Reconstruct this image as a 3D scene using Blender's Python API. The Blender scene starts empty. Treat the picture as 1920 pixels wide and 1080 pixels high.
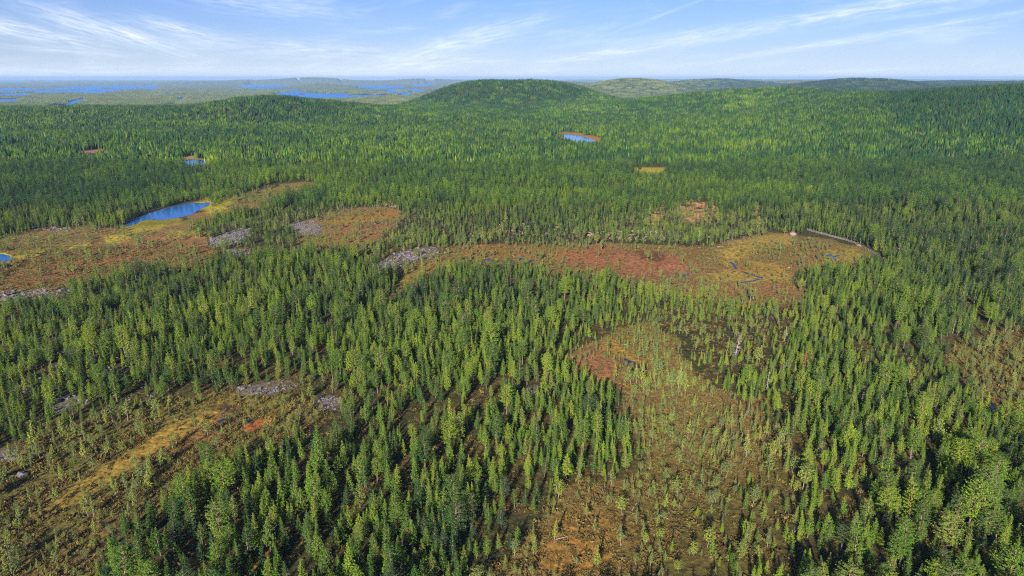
import bpy, math, random
import numpy as np
from mathutils import Vector, Euler

rng = np.random.default_rng(11)
random.seed(11)
scene = bpy.context.scene
COL = scene.collection
R = math.radians

# ------------------------------------------------------------------ camera, sky, sun, exposure
H = 115.0                      # metres above the bog
F = 1280.0                     # focal length in pixels of a 1920 wide frame
VH = 147.0                     # row of the true horizon
PITCH = math.atan((540.0 - VH) / F)
cam_d = bpy.data.cameras.new("camera")
cam_d.sensor_width = 36.0
cam_d.lens = F / 1920.0 * 36.0
cam_d.clip_start = 1.0
cam_d.clip_end = 150000.0
cam = bpy.data.objects.new("camera", cam_d)
COL.objects.link(cam)
cam.location = (0, 0, H)
cam.rotation_euler = (math.pi / 2 - PITCH, 0, 0)
scene.camera = cam

SUN_EL = R(24.0)
SUN_AZ = R(15.0)               # heading of the light, clockwise from the view axis
sun_d = bpy.data.lights.new("sun", 'SUN')
sun_d.energy = 5.0
sun_d.angle = R(0.53)
sun_d.color = (1.0, 0.92, 0.78)
sun = bpy.data.objects.new("sun", sun_d)
COL.objects.link(sun)
ldir = Vector((math.sin(SUN_AZ) * math.cos(SUN_EL), math.cos(SUN_AZ) * math.cos(SUN_EL), -math.sin(SUN_EL)))
sun.rotation_euler = ldir.to_track_quat('-Z', 'Y').to_euler()
sun.location = (0, -50, 300)

vs = scene.view_settings
vs.view_transform = 'Standard'
vs.look = 'None'
vs.exposure = 0.92
vs.gamma = 1.0
vs.use_curve_mapping = False
scene.render.film_transparent = False
cy = scene.cycles
cy.max_bounces = 5
cy.diffuse_bounces = 2
cy.glossy_bounces = 2
cy.transmission_bounces = 2
cy.transparent_max_bounces = 4
cy.volume_bounces = 0
cy.use_denoising = False
cy.filter_width = 1.15
cy.caustics_reflective = False
cy.caustics_refractive = False


class NT:
    """small helper for node trees"""
    def __init__(self, tree):
        self.t = tree
        tree.nodes.clear()

    def n(self, kind, ins=None, **props):
        nd = self.t.nodes.new(kind)
        for k, v in props.items():
            setattr(nd, k, v)
        for k, v in (ins or {}).items():
            s = nd.inputs[k]
            if isinstance(v, bpy.types.NodeSocket):
                self.t.links.new(v, s)
            else:
                s.default_value = v
        return nd

    def math(self, op, a, b=0.0, c=None, clamp=False):
        nd = self.t.nodes.new('ShaderNodeMath')
        nd.operation = op
        nd.use_clamp = clamp
        for i, v in enumerate((a, b, c)):
            if v is None:
                continue
            if isinstance(v, bpy.types.NodeSocket):
                self.t.links.new(v, nd.inputs[i])
            else:
                nd.inputs[i].default_value = v
        return nd.outputs[0]

    def mix(self, fac, a, b, blend='MIX'):
        nd = self.t.nodes.new('ShaderNodeMix')
        nd.data_type = 'RGBA'
        nd.blend_type = blend
        for s, v in ((nd.inputs[0], fac), (nd.inputs[6], a), (nd.inputs[7], b)):
            if isinstance(v, bpy.types.NodeSocket):
                self.t.links.new(v, s)
            else:
                s.default_value = v if not isinstance(v, tuple) or len(v) == 4 else (*v, 1)
        return nd.outputs[2]

    def sstep(self, x, lo, hi):
        nd = self.t.nodes.new('ShaderNodeMapRange')
        nd.interpolation_type = 'SMOOTHSTEP'
        self.t.links.new(x, nd.inputs[0])
        nd.inputs[1].default_value = lo
        nd.inputs[2].default_value = hi
        return nd.outputs[0]

    def link(self, a, b):
        self.t.links.new(a, b)


# world: clear sky with thin cirrus drawn on the sky's own azimuth and elevation
world = bpy.data.worlds.new("World")
scene.world = world
world.use_nodes = True
w = NT(world.node_tree)
sky = w.n('ShaderNodeTexSky', sky_type='NISHITA', sun_disc=False, sun_elevation=SUN_EL,
          sun_rotation=SUN_AZ + math.pi, altitude=250.0, air_density=1.0, dust_density=0.6, ozone_density=2.0)
geo = w.n('ShaderNodeTexCoord')
sep = w.n('ShaderNodeSeparateXYZ', {0: geo.outputs['Generated']})
az = w.math('MULTIPLY', w.math('ARCTAN2', sep.outputs[0], sep.outputs[1]), 57.2958)
el = w.math('MULTIPLY', w.math('ARCSINE', sep.outputs[2]), 57.2958)


def fibre(rot, sx, sy, seed, scale=1.0, detail=8.0, rough=0.66):
    """noise drawn out along a direction of the sky (degrees)"""
    c, s = math.cos(R(rot)), math.sin(R(rot))
    a = w.math('ADD', w.math('MULTIPLY', az, c), w.math('MULTIPLY', el, s))
    b = w.math('SUBTRACT', w.math('MULTIPLY', el, c), w.math('MULTIPLY', az, s))
    v = w.n('ShaderNodeCombineXYZ', {0: w.math('DIVIDE', a, sx), 1: w.math('DIVIDE', b, sy), 2: seed})
    nz = w.n('ShaderNodeTexNoise', {'Vector': v.outputs[0], 'Scale': scale, 'Detail': detail,
                                    'Roughness': rough, 'Distortion': 0.35})
    return nz.outputs[0]


def streak(a0, e0, rot, la, lb, amp, seed, lo=0.3, hi=0.75, sx=5.0, sy=0.5):
    """one cirrus streak: centre, tilt, half length, half width"""
    c, s = math.cos(R(rot)), math.sin(R(rot))
    da = w.math('SUBTRACT', az, a0)
    de = w.math('SUBTRACT', el, e0)
    a = w.math('DIVIDE', w.math('ADD', w.math('MULTIPLY', da, c), w.math('MULTIPLY', de, s)), la)
    b = w.math('DIVIDE', w.math('SUBTRACT', w.math('MULTIPLY', de, c), w.math('MULTIPLY', da, s)), lb)
    wob = w.math('MULTIPLY', w.math('SUBTRACT', fibre(rot, 4.0, 2.0, seed + 5.1, 1.0, 2.0), 0.5), 1.4)
    b = w.math('ADD', b, wob)
    d = w.math('ADD', w.math('MULTIPLY', a, a), w.math('MULTIPLY', b, b))
    m = w.math('EXPONENT', w.math('MULTIPLY', d, -1.0))
    f = w.sstep(fibre(rot, sx, sy, seed), lo, hi)
    return w.math('MULTIPLY', w.math('MULTIPLY', m, f), amp)


def PX(u):
    return math.degrees(math.atan((u - 960) / (F / math.cos(PITCH))))


def PE(v):
    return math.degrees(math.atan((VH - v) / (F / math.cos(PITCH))))


streaks = [
    # u, v, tilt, half length, half width, strength
    (60, 78, -12, 4.2, 0.55, 0.95), (225, 75, -17, 4.8, 0.60, 1.0), (350, 68, -13, 2.6, 0.5, 0.85),
    (120, 105, -4, 3.0, 0.18, 0.7), (480, 22, -6, 7.0, 0.8, 0.55), (600, 100, -3, 6.5, 0.7, 0.7),
    (860, 88, 13, 4.6, 0.7, 0.9), (950, 55, 12, 4.0, 0.5, 0.55), (800, 125, 5, 6.0, 0.5, 0.8),
    (1110, 106, 7, 4.2, 0.32, 0.95), (1290, 75, 9, 6.0, 0.42, 0.6),
    (1560, 45, 9.5, 9.0, 0.42, 0.85), (1820, 12, 8, 6.0, 0.5, 0.8), (1480, 98, 9, 5.5, 0.2, 0.7),
    (1700, 72, 9, 6.0, 0.25, 0.75), (1760, 40, 9, 5.5, 0.3, 0.5), (1240, 36, 19, 3.4, 0.12, 0.4),
    (1550, 137, 3, 4.0, 0.14, 0.7), (980, 137, 4, 3.5, 0.2, 0.7), (1880, 143, 4, 3.0, 0.14, 0.6),
    (300, 135, 1, 9.0, 0.4, 0.5), (60, 140, 0, 6.0, 0.4, 0.5), (640, 140, 2, 6.0, 0.35, 0.6),
]
dens = None
for i, (u, v, rot, la, lb, amp) in enumerate(streaks):
    sxy = streak(PX(u), PE(v), rot, la, lb, amp * (0.95 if i < 3 else 0.76), 3.7 * i, lo=0.26, hi=0.80, sx=1.9, sy=0.20)
    dens = sxy if dens is None else w.math('ADD', dens, sxy)
# the same thin veil all over the sky
veil = w.math('MULTIPLY', w.sstep(fibre(5, 9.0, 1.6, 91.0, 1.0, 7.0), 0.48, 0.8), 0.28)
dens = w.math('MINIMUM', w.math('ADD', dens, veil), 0.96)
hz = w.math('EXPONENT', w.math('MULTIPLY', w.math('MAXIMUM', el, 0.0), -0.6))      # milky low air
base_sky = w.mix(1.0, sky.outputs[0], (0.61, 0.79, 1.42, 1), 'MULTIPLY')
base_sky = w.mix(w.math('MULTIPLY', hz, 0.78), base_sky, (10.6, 12.0, 13.8, 1))
col = w.mix(dens, base_sky, (11.8, 12.5, 13.4, 1))
bg = w.n('ShaderNodeBackground', {'Color': col, 'Strength': 0.05})
wo = w.n('ShaderNodeOutputWorld')
w.link(bg.outputs[0], wo.inputs[0])


# ------------------------------------------------------------------ small tools
def tag(o, label=None, cat=None, group=None, kind=None):
    if label:
        o["label"] = label
    if cat:
        o["category"] = cat
    if group:
        o["group"] = group
    if kind:
        o["kind"] = kind
    return o


def mesh_obj(name, me, parent=None, link=True):
    o = bpy.data.objects.new(name, me)
    if link:
        COL.objects.link(o)
    if parent is not None:
        o.parent = parent
    return o


def make_mesh(name, verts, faces, mats=(), midx=None, smooth=False, cols=None):
    me = bpy.data.meshes.new(name)
    me.from_pydata([tuple(v) for v in verts], [], [tuple(f) for f in faces])
    for m in mats:
        me.materials.append(m)
    if midx is not None:
        me.polygons.foreach_set('material_index', np.asarray(midx, dtype=np.int32))
    if smooth:
        me.polygons.foreach_set('use_smooth', np.ones(len(me.polygons), dtype=bool))
    if cols is not None:
        at = me.color_attributes.new("tint", 'FLOAT_COLOR', 'POINT')
        c = np.ones((len(verts), 4), dtype=np.float32)
        c[:, :3] = cols
        at.data.foreach_set('color', c.ravel())
    me.update()
    return me


def hash2(ix, iy, seed):
    h = (ix.astype(np.int64) * 374761393 + iy.astype(np.int64) * 668265263 + seed * 974634777) & 0xFFFFFFFF
    h = ((h ^ (h >> 13)) * 1274126177) & 0xFFFFFFFF
    h = h ^ (h >> 16)
    return (h & 0xFFFF) / 65535.0


def vnoise(x, y, seed=0):
    x0 = np.floor(x); y0 = np.floor(y)
    fx = x - x0; fy = y - y0
    fx = fx * fx * (3 - 2 * fx); fy = fy * fy * (3 - 2 * fy)
    a = hash2(x0, y0, seed); b = hash2(x0 + 1, y0, seed)
    c = hash2(x0, y0 + 1, seed); d = hash2(x0 + 1, y0 + 1, seed)
    return (a * (1 - fx) + b * fx) * (1 - fy) + (c * (1 - fx) + d * fx) * fy


def fbm(x, y, seed=0, octaves=4):
    s = 0.0; amp = 0.5; tot = 0.0
    for k in range(octaves):
        s = s + amp * vnoise(x, y, seed + 17 * k)
        tot += amp
        x = x * 2.03 + 11.3; y = y * 2.03 + 7.7
        amp *= 0.5
    return s / tot


def sst(x, a, b):
    t = np.clip((x - a) / (b - a), 0, 1)
    return t * t * (3 - 2 * t)


CP, SP = math.cos(PITCH), math.sin(PITCH)


def project(x, y, z):
    dz = z - H
    fw = y * CP - dz * SP
    up = y * SP + dz * CP
    fw = np.maximum(fw, 1e-3)
    return 960 + F * x / fw, 540 - F * up / fw


def unproject(u, v, z=0.0):
    xc = (u - 960) / F; yc = (540 - v) / F
    dx = xc; dy = CP + yc * SP; dz = -SP + yc * CP
    t = (z - H) / dz
    return dx * t, dy * t


# ------------------------------------------------------------------ layers: land cover outlines
U0, V0, UW, VW = -320, 130, 2560, 1270


def poly_mask(polys, blur=0):
    """outline(s) to a raster; blur in pixels"""
    m = np.zeros((VW, UW), dtype=np.float32)
    for p in polys:
        p = np.asarray(p, dtype=float)
        a0 = max(int(p[:, 0].min()) - U0 - 1, 0); a1 = min(int(p[:, 0].max()) - U0 + 2, UW)
        b0 = max(int(p[:, 1].min()) - V0 - 1, 0); b1 = min(int(p[:, 1].max()) - V0 + 2, VW)
        if a1 <= a0 or b1 <= b0:
            continue
        uu, vv = np.meshgrid(np.arange(a0, a1) + U0 + 0.5, np.arange(b0, b1) + V0 + 0.5)
        ins = np.zeros(uu.shape, dtype=bool)
        n = len(p)
        for i in range(n):
            x1, y1 = p[i]; x2, y2 = p[(i + 1) % n]
            if y1 == y2:
                continue
            c = ((y1 > vv) != (y2 > vv)) & (uu < (x2 - x1) * (vv - y1) / (y2 - y1) + x1)
            ins ^= c
        m[b0:b1, a0:a1] = np.maximum(m[b0:b1, a0:a1], ins)
    return blur2(m, blur)


def blur2(m, k):
    if k <= 0:
        return m
    for axis in (0, 1):
        kk = max(1, int(k if axis == 1 else k * 0.6))
        for _ in range(2):
            c = np.cumsum(np.pad(m, [(kk + 1, kk) if a == axis else (0, 0) for a in (0, 1)], mode='edge'), axis=axis)
            n = m.shape[axis]
            sl1 = [slice(None)] * 2; sl0 = [slice(None)] * 2
            sl1[axis] = slice(2 * kk + 1, 2 * kk + 1 + n); sl0[axis] = slice(0, n)
            m = (c[tuple(sl1)] - c[tuple(sl0)]) / (2 * kk + 1)
    return m.astype(np.float32)


def look(m, u, v):
    iu = u - U0 - 0.5; iv = v - V0 - 0.5
    ok = (iu > 0) & (iu < UW - 2) & (iv > 0) & (iv < VW - 2)
    iu = np.clip(iu, 0, UW - 2.001); iv = np.clip(iv, 0, VW - 2.001)
    a = iu.astype(int); b = iv.astype(int)
    fu = iu - a; fv = iv - b
    r = (m[b, a] * (1 - fu) + m[b, a + 1] * fu) * (1 - fv) + (m[b + 1, a] * (1 - fu) + m[b + 1, a + 1] * fu) * fv
    return np.where(ok, r, 0.0)


P_BOG = {
    'left': [(-300, 500), (-100, 470), (0, 445), (80, 432), (170, 424), (235, 428), (330, 418), (385, 396), (440, 372), (530, 344), (585, 340),
             (520, 366), (475, 384), (440, 390), (390, 402), (352, 424), (372, 438), (392, 440), (398, 480), (330, 496), (270, 492), (190, 508),
             (130, 528), (60, 545), (0, 552), (-300, 620)],
    'mid': [(575, 415), (640, 392), (735, 385), (748, 398), (735, 420), (700, 440), (640, 458), (585, 455), (560, 440)],
    'main': [(745, 535), (740, 520), (790, 492), (830, 468), (880, 458), (1000, 458), (1080, 455), (1200, 458), (1300, 462), (1345, 460), (1372, 445),
             (1440, 437), (1490, 437), (1560, 452), (1612, 465), (1632, 480), (1612, 488), (1530, 492), (1488, 492), (1482, 520), (1510, 545),
             (1470, 556), (1370, 552), (1320, 540), (1240, 532), (1150, 516), (1080, 502), (1000, 492), (900, 488), (845, 484), (800, 505)],
    'low_left': [(-320, 1380), (-320, 960), (0, 862), (100, 806), (250, 772), (340, 752), (420, 735), (560, 738), (602, 768), (575, 800),
                 (535, 828), (410, 880), (345, 920), (285, 960), (205, 1010), (165, 1090), (60, 1380)],
    'mid_right': [(1060, 668), (1108, 640), (1165, 612), (1225, 600), (1262, 640), (1292, 690), (1350, 730), (1420, 775), (1475, 835),
                  (1440, 885), (1370, 915), (1300, 945), (1250, 1000), (1205, 1090), (1180, 1380), (800, 1380), (900, 1090), (985, 1010), (1030, 950), (1062, 912), (1190, 895),
                  (1215, 860), (1190, 800), (1165, 740), (1100, 712)],
    'right': [(1775, 655), (1830, 630), (1925, 615), (2240, 560), (2240, 900), (1925, 800), (1868, 788), (1830, 750), (1795, 705)],
    'clearing': [(1188, 316), (1220, 314), (1250, 317), (1240, 321), (1200, 320)],
    'pond_b': [(1030, 248), (1085, 249), (1135, 260), (1130, 266), (1100, 267), (1060, 260)],
    'far_a': [(128, 286), (200, 280), (205, 284), (190, 292), (150, 292)],
    'far_b': [(335, 296), (368, 292), (395, 300), (392, 312), (345, 312)],
    'far_c': [(228, 262), (265, 258), (264, 263), (232, 265)],
    'far_d': [(300, 193), (345, 192), (340, 197), (302, 198)],
}
def hidden_px(v):
    """rows of ground hidden behind a tree top seen at row v"""
    D = H / math.sin(math.atan((v - 540) / F) + PITCH)
    return 0.62 * 9.0 * F / D * (1.0 if v < 600 else 0.0)


def smear(m, f=1.0):
    out = m.copy()
    for b_ in range(VW):
        v_ = b_ + V0
        if v_ < 170 or v_ > 600:
            continue
        for k_ in range(1, int(f * hidden_px(v_)) + 1):
            out[b_ + k_] = np.maximum(out[b_ + k_], m[b_])
    return out


bog_soft = blur2(smear(poly_mask(P_BOG.values())), 6)
P_FAR = [P_BOG[k] for k in ('far_a', 'far_b', 'far_c', 'far_d')]
bog_soft = np.maximum(bog_soft * 0 + blur2(smear(poly_mask([v for k, v in P_BOG.items() if k[:4] != 'far_'])), 6), blur2(smear(poly_mask(P_FAR), 0.4), 3))
P_THIN = [  # thinned forest round the rocks and bog edges
    [(390, 425), (520, 395), (640, 385), (760, 392), (840, 420), (1000, 425), (1180, 405), (1300, 390), (1420, 405), (1500, 430),
     (1380, 445), (1200, 458), (1000, 458), (850, 462), (760, 500), (690, 510), (640, 470), (480, 480), (400, 475)],
    [(1200, 590), (1320, 560), (1480, 560), (1500, 640), (1400, 700), (1300, 670)],
    [(450, 705), (640, 715), (655, 770), (590, 800), (560, 740)],
    [(-40, 545), (140, 525), (120, 570), (-40, 600)],
    [(1210, 960), (1330, 920), (1500, 860), (1570, 850), (1500, 950), (1420, 1090), (1400, 1300), (1150, 1300), (1200, 1090)],
]
thin = poly_mask(P_THIN, 14)
P_ROCK = {   # boulder fields: outline, size, share of ground covered, tone
    'grey_a': ([(388, 452), (415, 438), (470, 428), (466, 444), (430, 462), (395, 466)], 1.0, 0.9, 0),
    'grey_b': ([(410, 476), (440, 466), (482, 468), (480, 478), (430, 486)], 1.0, 0.8, 0),
    'grey_c': ([(540, 422), (575, 412), (606, 428), (600, 440), (560, 440)], 0.9, 0.6, 0),
    'grey_d': ([(700, 498), (740, 476), (800, 462), (828, 464), (815, 478), (760, 496), (710, 508)], 1.3, 0.85, 0),
    'grey_e': ([(640, 468), (670, 464), (685, 472), (660, 480)], 0.9, 0.5, 0),
    'pink_a': ([(1085, 432), (1140, 430), (1200, 432), (1275, 428), (1290, 440), (1225, 452), (1150, 447), (1090, 444)], 1.5, 0.42, 1),
    'pink_b': ([(1000, 415), (1080, 420), (1080, 440), (960, 446), (860, 440), (860, 425)], 1.2, 0.10, 1),
    'grey_f': ([(-40, 552), (40, 545), (110, 540), (140, 545), (100, 562), (20, 568), (-40, 580)], 1.2, 0.6, 0),
    'grey_g': ([(0, 610), (180, 590), (270, 600), (260, 680), (200, 720), (120, 770), (40, 790), (0, 740)], 1.2, 0.08, 0),
    'grey_h': ([(90, 752), (150, 742), (170, 755), (120, 775), (85, 775)], 1.3, 0.45, 0),
    'grey_i': ([(590, 748), (622, 740), (640, 750), (630, 768), (598, 766)], 0.8, 0.7, 0),
    'grey_j': ([(440, 728), (500, 716), (550, 712), (556, 728), (500, 742), (450, 742)], 0.9, 0.4, 0),
    'grey_k': ([(978, 728), (1010, 722), (1012, 745), (985, 752)], 0.7, 0.5, 0),
    'pink_c': ([(708, 384), (740, 380), (750, 388), (720, 392)], 1.4, 0.4, 1),
    'grey_l': ([(60, 425), (140, 428), (140, 434), (60, 432)], 1.3, 0.3, 0),
    'grey_m': ([(0, 840), (40, 846), (40, 862), (0, 866)], 0.8, 0.4, 0),
    'pink_d': ([(1250, 440), (1400, 430), (1400, 440), (1260, 455)], 1.0, 0.08, 1),
    'pink_e': ([(205, 610), (275, 640), (260, 690), (215, 680)], 1.4, 0.18, 1),
    'grey_n': ([(180, 690), (300, 650), (310, 760), (200, 770)], 0.9, 0.05, 0),
}
rock_soft = poly_mask([p[0] for p in P_ROCK.values() if p[2] > 0.3 and p[3] == 0], 4)
P_SAND = [[(1264, 380), (1300, 378), (1342, 385), (1338, 392), (1310, 396), (1300, 408), (1290, 404), (1285, 392), (1266, 388)],
          [(1222, 400), (1232, 386), (1244, 386), (1242, 404), (1228, 410)], [(1417, 388), (1424, 386), (1425, 398), (1418, 398)]]
sand = blur2(smear(poly_mask(P_SAND)), 2)

# colour patches inside the open ground: outline, softness, colour, strength
GREEN_Y = (0.38, 0.32, 0.035); ORANGE = (0.34, 0.17, 0.038); RED = (0.29, 0.115, 0.06); RUST = (0.35, 0.105, 0.04)
OLIVE = (0.155, 0.125, 0.033); BROWN = (0.185, 0.135, 0.055); MUD = (0.035, 0.022, 0.022); PINK = (0.34, 0.16, 0.11)
PATCH = [
    ([(360, 384), (395, 362), (430, 350), (442, 355), (435, 372), (420, 388), (396, 396), (385, 386)], 4, GREEN_Y, 0.9),
    ([(-300, 500), (0, 470), (75, 466), (110, 463), (170, 455), (172, 462), (110, 470), (60, 482), (20, 495), (-300, 530)], 3, GREEN_Y, 0.65),
    ([(195, 443), (240, 439), (248, 443), (205, 447)], 2, GREEN_Y, 0.9),
    ([(315, 432), (390, 432), (400, 436), (330, 437)], 2, GREEN_Y, 0.7),
    ([(232, 424), (270, 412), (340, 408), (300, 420), (240, 430)], 3, GREEN_Y, 0.55),
    ([(240, 445), (380, 432), (395, 460), (300, 475), (200, 470)], 8, RED, 0.55),
    ([(0, 500), (200, 480), (330, 470), (250, 500), (100, 530), (0, 545)], 10, RED, 0.6),
    ([(390, 470), (425, 462), (430, 472), (395, 480)], 4, ORANGE, 0.8),
    ([(610, 412), (700, 396), (745, 392), (740, 404), (650, 412)], 5, ORANGE, 0.7),
    ([(600, 425), (740, 415), (735, 432), (640, 450)], 6, RED, 0.55),
    ([(835, 478), (880, 460), (1000, 465), (1090, 468), (1150, 480), (1100, 490), (960, 487), (870, 484)], 5, ORANGE, 0.7),
    ([(1050, 475), (1120, 462), (1260, 475), (1300, 500), (1240, 528), (1140, 512), (1060, 498)], 8, RED, 0.95),
    ([(1370, 455), (1440, 440), (1490, 438), (1490, 448), (1430, 458), (1400, 470), (1380, 478), (1358, 475)], 4, (0.35, 0.245, 0.055), 0.9),
    ([(1345, 468), (1392, 462), (1400, 482), (1360, 486)], 5, (0.35, 0.245, 0.055), 0.9),
    ([(1310, 515), (1370, 505), (1440, 508), (1478, 510), (1480, 528), (1400, 532), (1330, 530)], 5, (0.31, 0.225, 0.055), 0.9),
    ([(1400, 490), (1470, 495), (1478, 525), (1440, 515)], 5, (0.33, 0.20, 0.04), 0.8),
    ([(1540, 468), (1600, 462), (1628, 478), (1600, 486), (1550, 478)], 5, (0.27, 0.22, 0.045), 0.9),
    ([(1370, 495), (1400, 488), (1440, 505), (1420, 515), (1380, 512)], 5, ORANGE, 0.6),
    ([(1330, 535), (1460, 530), (1510, 545), (1470, 556), (1370, 552)], 6, RED, 0.7),
    ([(1190, 466), (1215, 468), (1248, 474), (1238, 480), (1210, 476)], 2, MUD, 0.6),
    ([(1130, 640), (1150, 634), (1165, 650), (1195, 672), (1220, 682), (1200, 684), (1165, 668), (1135, 655)], 4, (0.36, 0.21, 0.04), 0.9),
    ([(1070, 670), (1120, 655), (1170, 690), (1150, 715), (1090, 705)], 7, RED, 0.8),
    ([(1160, 675), (1185, 680), (1222, 684), (1200, 690), (1170, 686)], 2, (0.10, 0.04, 0.04), 0.9),
    ([(1050, 960), (1150, 960), (1180, 1020), (1130, 1080), (1020, 1080), (1010, 1030)], 18, ORANGE, 0.75),
    ([(1150, 720), (1350, 740), (1480, 830), (1400, 900), (1230, 880), (1190, 800)], 26, BROWN, 0.65),
    ([(1385, 735), (1440, 745), (1420, 790), (1400, 780)], 8, (0.25, 0.11, 0.06), 0.7),
    ([(1180, 870), (1520, 870), (1450, 1100), (1180, 1100), (1180, 960)], 26, (0.115, 0.095, 0.03), 0.85),
    ([(95, 940), (190, 880), (300, 808), (380, 772), (440, 762), (400, 790), (300, 850), (180, 920), (110, 955)], 6, (0.34, 0.22, 0.045), 0.85),
    ([(300, 830), (440, 770), (470, 800), (380, 850), (310, 870)], 12, RED, 0.6),
    ([(455, 803), (478, 790), (500, 782), (518, 783), (519, 792), (500, 800), (470, 810)], 2, RUST, 1.0),
    ([(385, 760), (420, 757), (452, 760), (460, 768), (450, 775), (420, 772)], 2, MUD, 0.85),
    ([(460, 780), (500, 770), (540, 760), (545, 775), (520, 783)], 5, ORANGE, 0.6),
    ([(380, 740), (460, 738), (480, 755), (400, 758)], 6, (0.29, 0.21, 0.04), 0.6),
    ([(1780, 650), (1930, 610), (2200, 600), (2200, 880), (1925, 795), (1860, 785), (1800, 710)], 10, (0.17, 0.125, 0.04), 0.8),
    ([(1835, 745), (1870, 725), (1920, 760), (1920, 800), (1860, 790)], 6, (0.27, 0.16, 0.05), 0.6),
    ([(740, 530), (800, 495), (830, 490), (800, 515), (760, 535)], 5, (0.26, 0.19, 0.035), 0.8),
    ([(1185, 314), (1252, 314), (1252, 322), (1190, 322)], 2, GREEN_Y, 0.9),
    ([(1030, 246), (1085, 248), (1137, 260), (1128, 267), (1080, 253)], 2, (0.36, 0.19, 0.05), 0.9),
    ([(125, 284), (205, 278), (205, 285), (140, 289)], 1, PINK, 0.9),
    ([(338, 294), (370, 291), (366, 296), (340, 298)], 1, (0.38, 0.23, 0.05), 0.9),
    ([(226, 259), (268, 257), (264, 264), (230, 265)], 1, PINK, 0.9),
    ([(300, 193), (345, 192), (340, 197), (302, 198)], 1, PINK, 0.9),
    ([(-300, 960), (0, 870), (100, 812), (250, 775), (300, 775), (250, 830), (120, 900), (60, 960), (-300, 1150)], 16, (0.115, 0.110, 0.036), 0.8),
    ([(-300, 1300), (60, 980), (200, 910), (330, 860), (420, 830), (400, 890), (285, 960), (165, 1090), (60, 1300)], 16, (0.115, 0.106, 0.036), 0.8),
    ([(440, 1050), (500, 1030), (520, 1050), (480, 1075)], 8, ORANGE, 0.6),
]
PONDS = {   # name: outline, softness of its flat
    'pond_a': [(236, 423), (240, 417), (252, 411), (280, 399), (310, 391), (348, 381), (396, 379), (392, 385), (372, 394), (356, 403), (330, 409), (305, 412),
               (284, 411), (262, 415), (246, 423)],
    'pond_b': [(1046, 254), (1062, 252), (1090, 254), (1112, 258), (1126, 263), (1105, 265), (1078, 262), (1058, 258)],
    'pond_c': [(-60, 478), (0, 476), (14, 478), (28, 485), (14, 490), (-60, 496)],
    'pond_d': [(150, 291), (165, 288), (195, 285), (188, 293), (168, 296)],
    'pond_e': [(340, 304), (356, 298), (390, 302), (392, 310), (360, 312)],
}
for nm_ in ('pond_b',):
    p_ = PONDS[nm_]
    a_ = min(q[1] for q in p_); b_ = max(q[1] for q in p_)
    PONDS[nm_] = [(q[0], q[1] + (hidden_px(q[1]) + 3) * (q[1] - a_) / (b_ - a_)) for q in p_]
POOLS = [
    [(1548, 478), (1558, 476), (1562, 480), (1572, 478), (1576, 479), (1564, 483), (1570, 488), (1566, 489), (1558, 483)],
    [(1366, 491), (1371, 490), (1378, 496), (1383, 504), (1388, 507), (1384, 508), (1379, 506), (1374, 498)],
    [(1388, 507), (1402, 511), (1418, 517), (1432, 520), (1430, 522), (1412, 517), (1396, 512)],
    [(1385, 529), (1410, 526), (1424, 522), (1426, 524), (1410, 528), (1388, 531)],
    [(910, 485), (918, 484), (928, 488), (924, 490), (914, 488)],
    [(962, 484), (972, 482), (982, 484), (998, 488), (1004, 489), (998, 491), (980, 487)],
    [(1268, 518), (1276, 515), (1292, 513), (1290, 516), (1278, 519), (1272, 520)],
    [(1848, 748), (1856, 747), (1862, 758), (1872, 768), (1882, 780), (1876, 782), (1862, 772), (1850, 760)],
    [(1862, 727), (1868, 726), (1868, 734), (1863, 734)],
    [(464, 781), (468, 786), (474, 789), (466, 793), (460, 788)],
    [(405, 790), (420, 784), (424, 787), (412, 793)],
    [(1166, 671), (1180, 675), (1196, 680), (1192, 682), (1174, 678)],
    [(195, 461), (203, 461), (202, 463), (196, 463)],
    [(1640, 487), (1652, 479), (1655, 481), (1645, 489)],
]
LAKE = [
    [(-320, 165), (0, 164.5), (53, 164), (150, 161.5), (207, 159.8), (290, 160), (300, 167), (240, 170), (173, 175.5), (100, 174), (67, 174), (53, 179), (-60, 179), (-320, 180)],
    [(-320, 151.4), (0, 151.4), (270, 152), (400, 152.2), (400, 153.3), (150, 154), (0, 155.5), (-320, 156)],
    [(-100, 187), (0, 185.5), (36, 185), (45, 189), (20, 191.5), (-100, 193)],
    [(83, 196.5), (118, 193), (132, 187), (160, 184.8), (166, 187.5), (146, 194.5), (128, 199.5), (100, 199.5)],
    [(441, 161), (470, 158.2), (538, 158.8), (532, 163), (500, 164.8), (450, 163.2)],
    [(505, 175), (525, 168), (620, 168), (655, 170), (700, 166.6), (780, 166.6), (805, 170), (785, 178), (700, 180.5), (650, 183), (560, 185), (508, 182)],
    [(652, 159.3), (720, 160.2), (764, 161.8), (745, 164.8), (700, 165), (650, 162.4)],
    [(770, 158), (812, 156.6), (816, 160), (770, 161)],
    [(330, 184), (350, 184.6), (353, 187), (330, 187)],
    [(190, 177), (196, 176.6), (196, 178.2), (190, 178.4)],
]
ISLES = [[(560, 171.4), (600, 170.2), (640, 168.8), (690, 170.3), (692, 174), (640, 175), (590, 175)],
         [(698, 168.2), (723, 168.2), (724, 171.4), (698, 171.4)], [(735, 170), (768, 169.4), (768, 172), (740, 172.6)],
         [(60, 167.5), (100, 166.5), (104, 168), (70, 169)], [(180, 165), (212, 164.2), (210, 166), (184, 166.4)]]
for k_, p_ in enumerate(LAKE):      # the near shore stands behind its own trees: the water reaches a little nearer
    a_ = min(q[1] for q in p_); b_ = max(q[1] for q in p_)
    LAKE[k_] = [(q[0], q[1] + 0.10 * (q[1] - 147) * (q[1] - a_) / (b_ - a_)) for q in p_]


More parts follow.
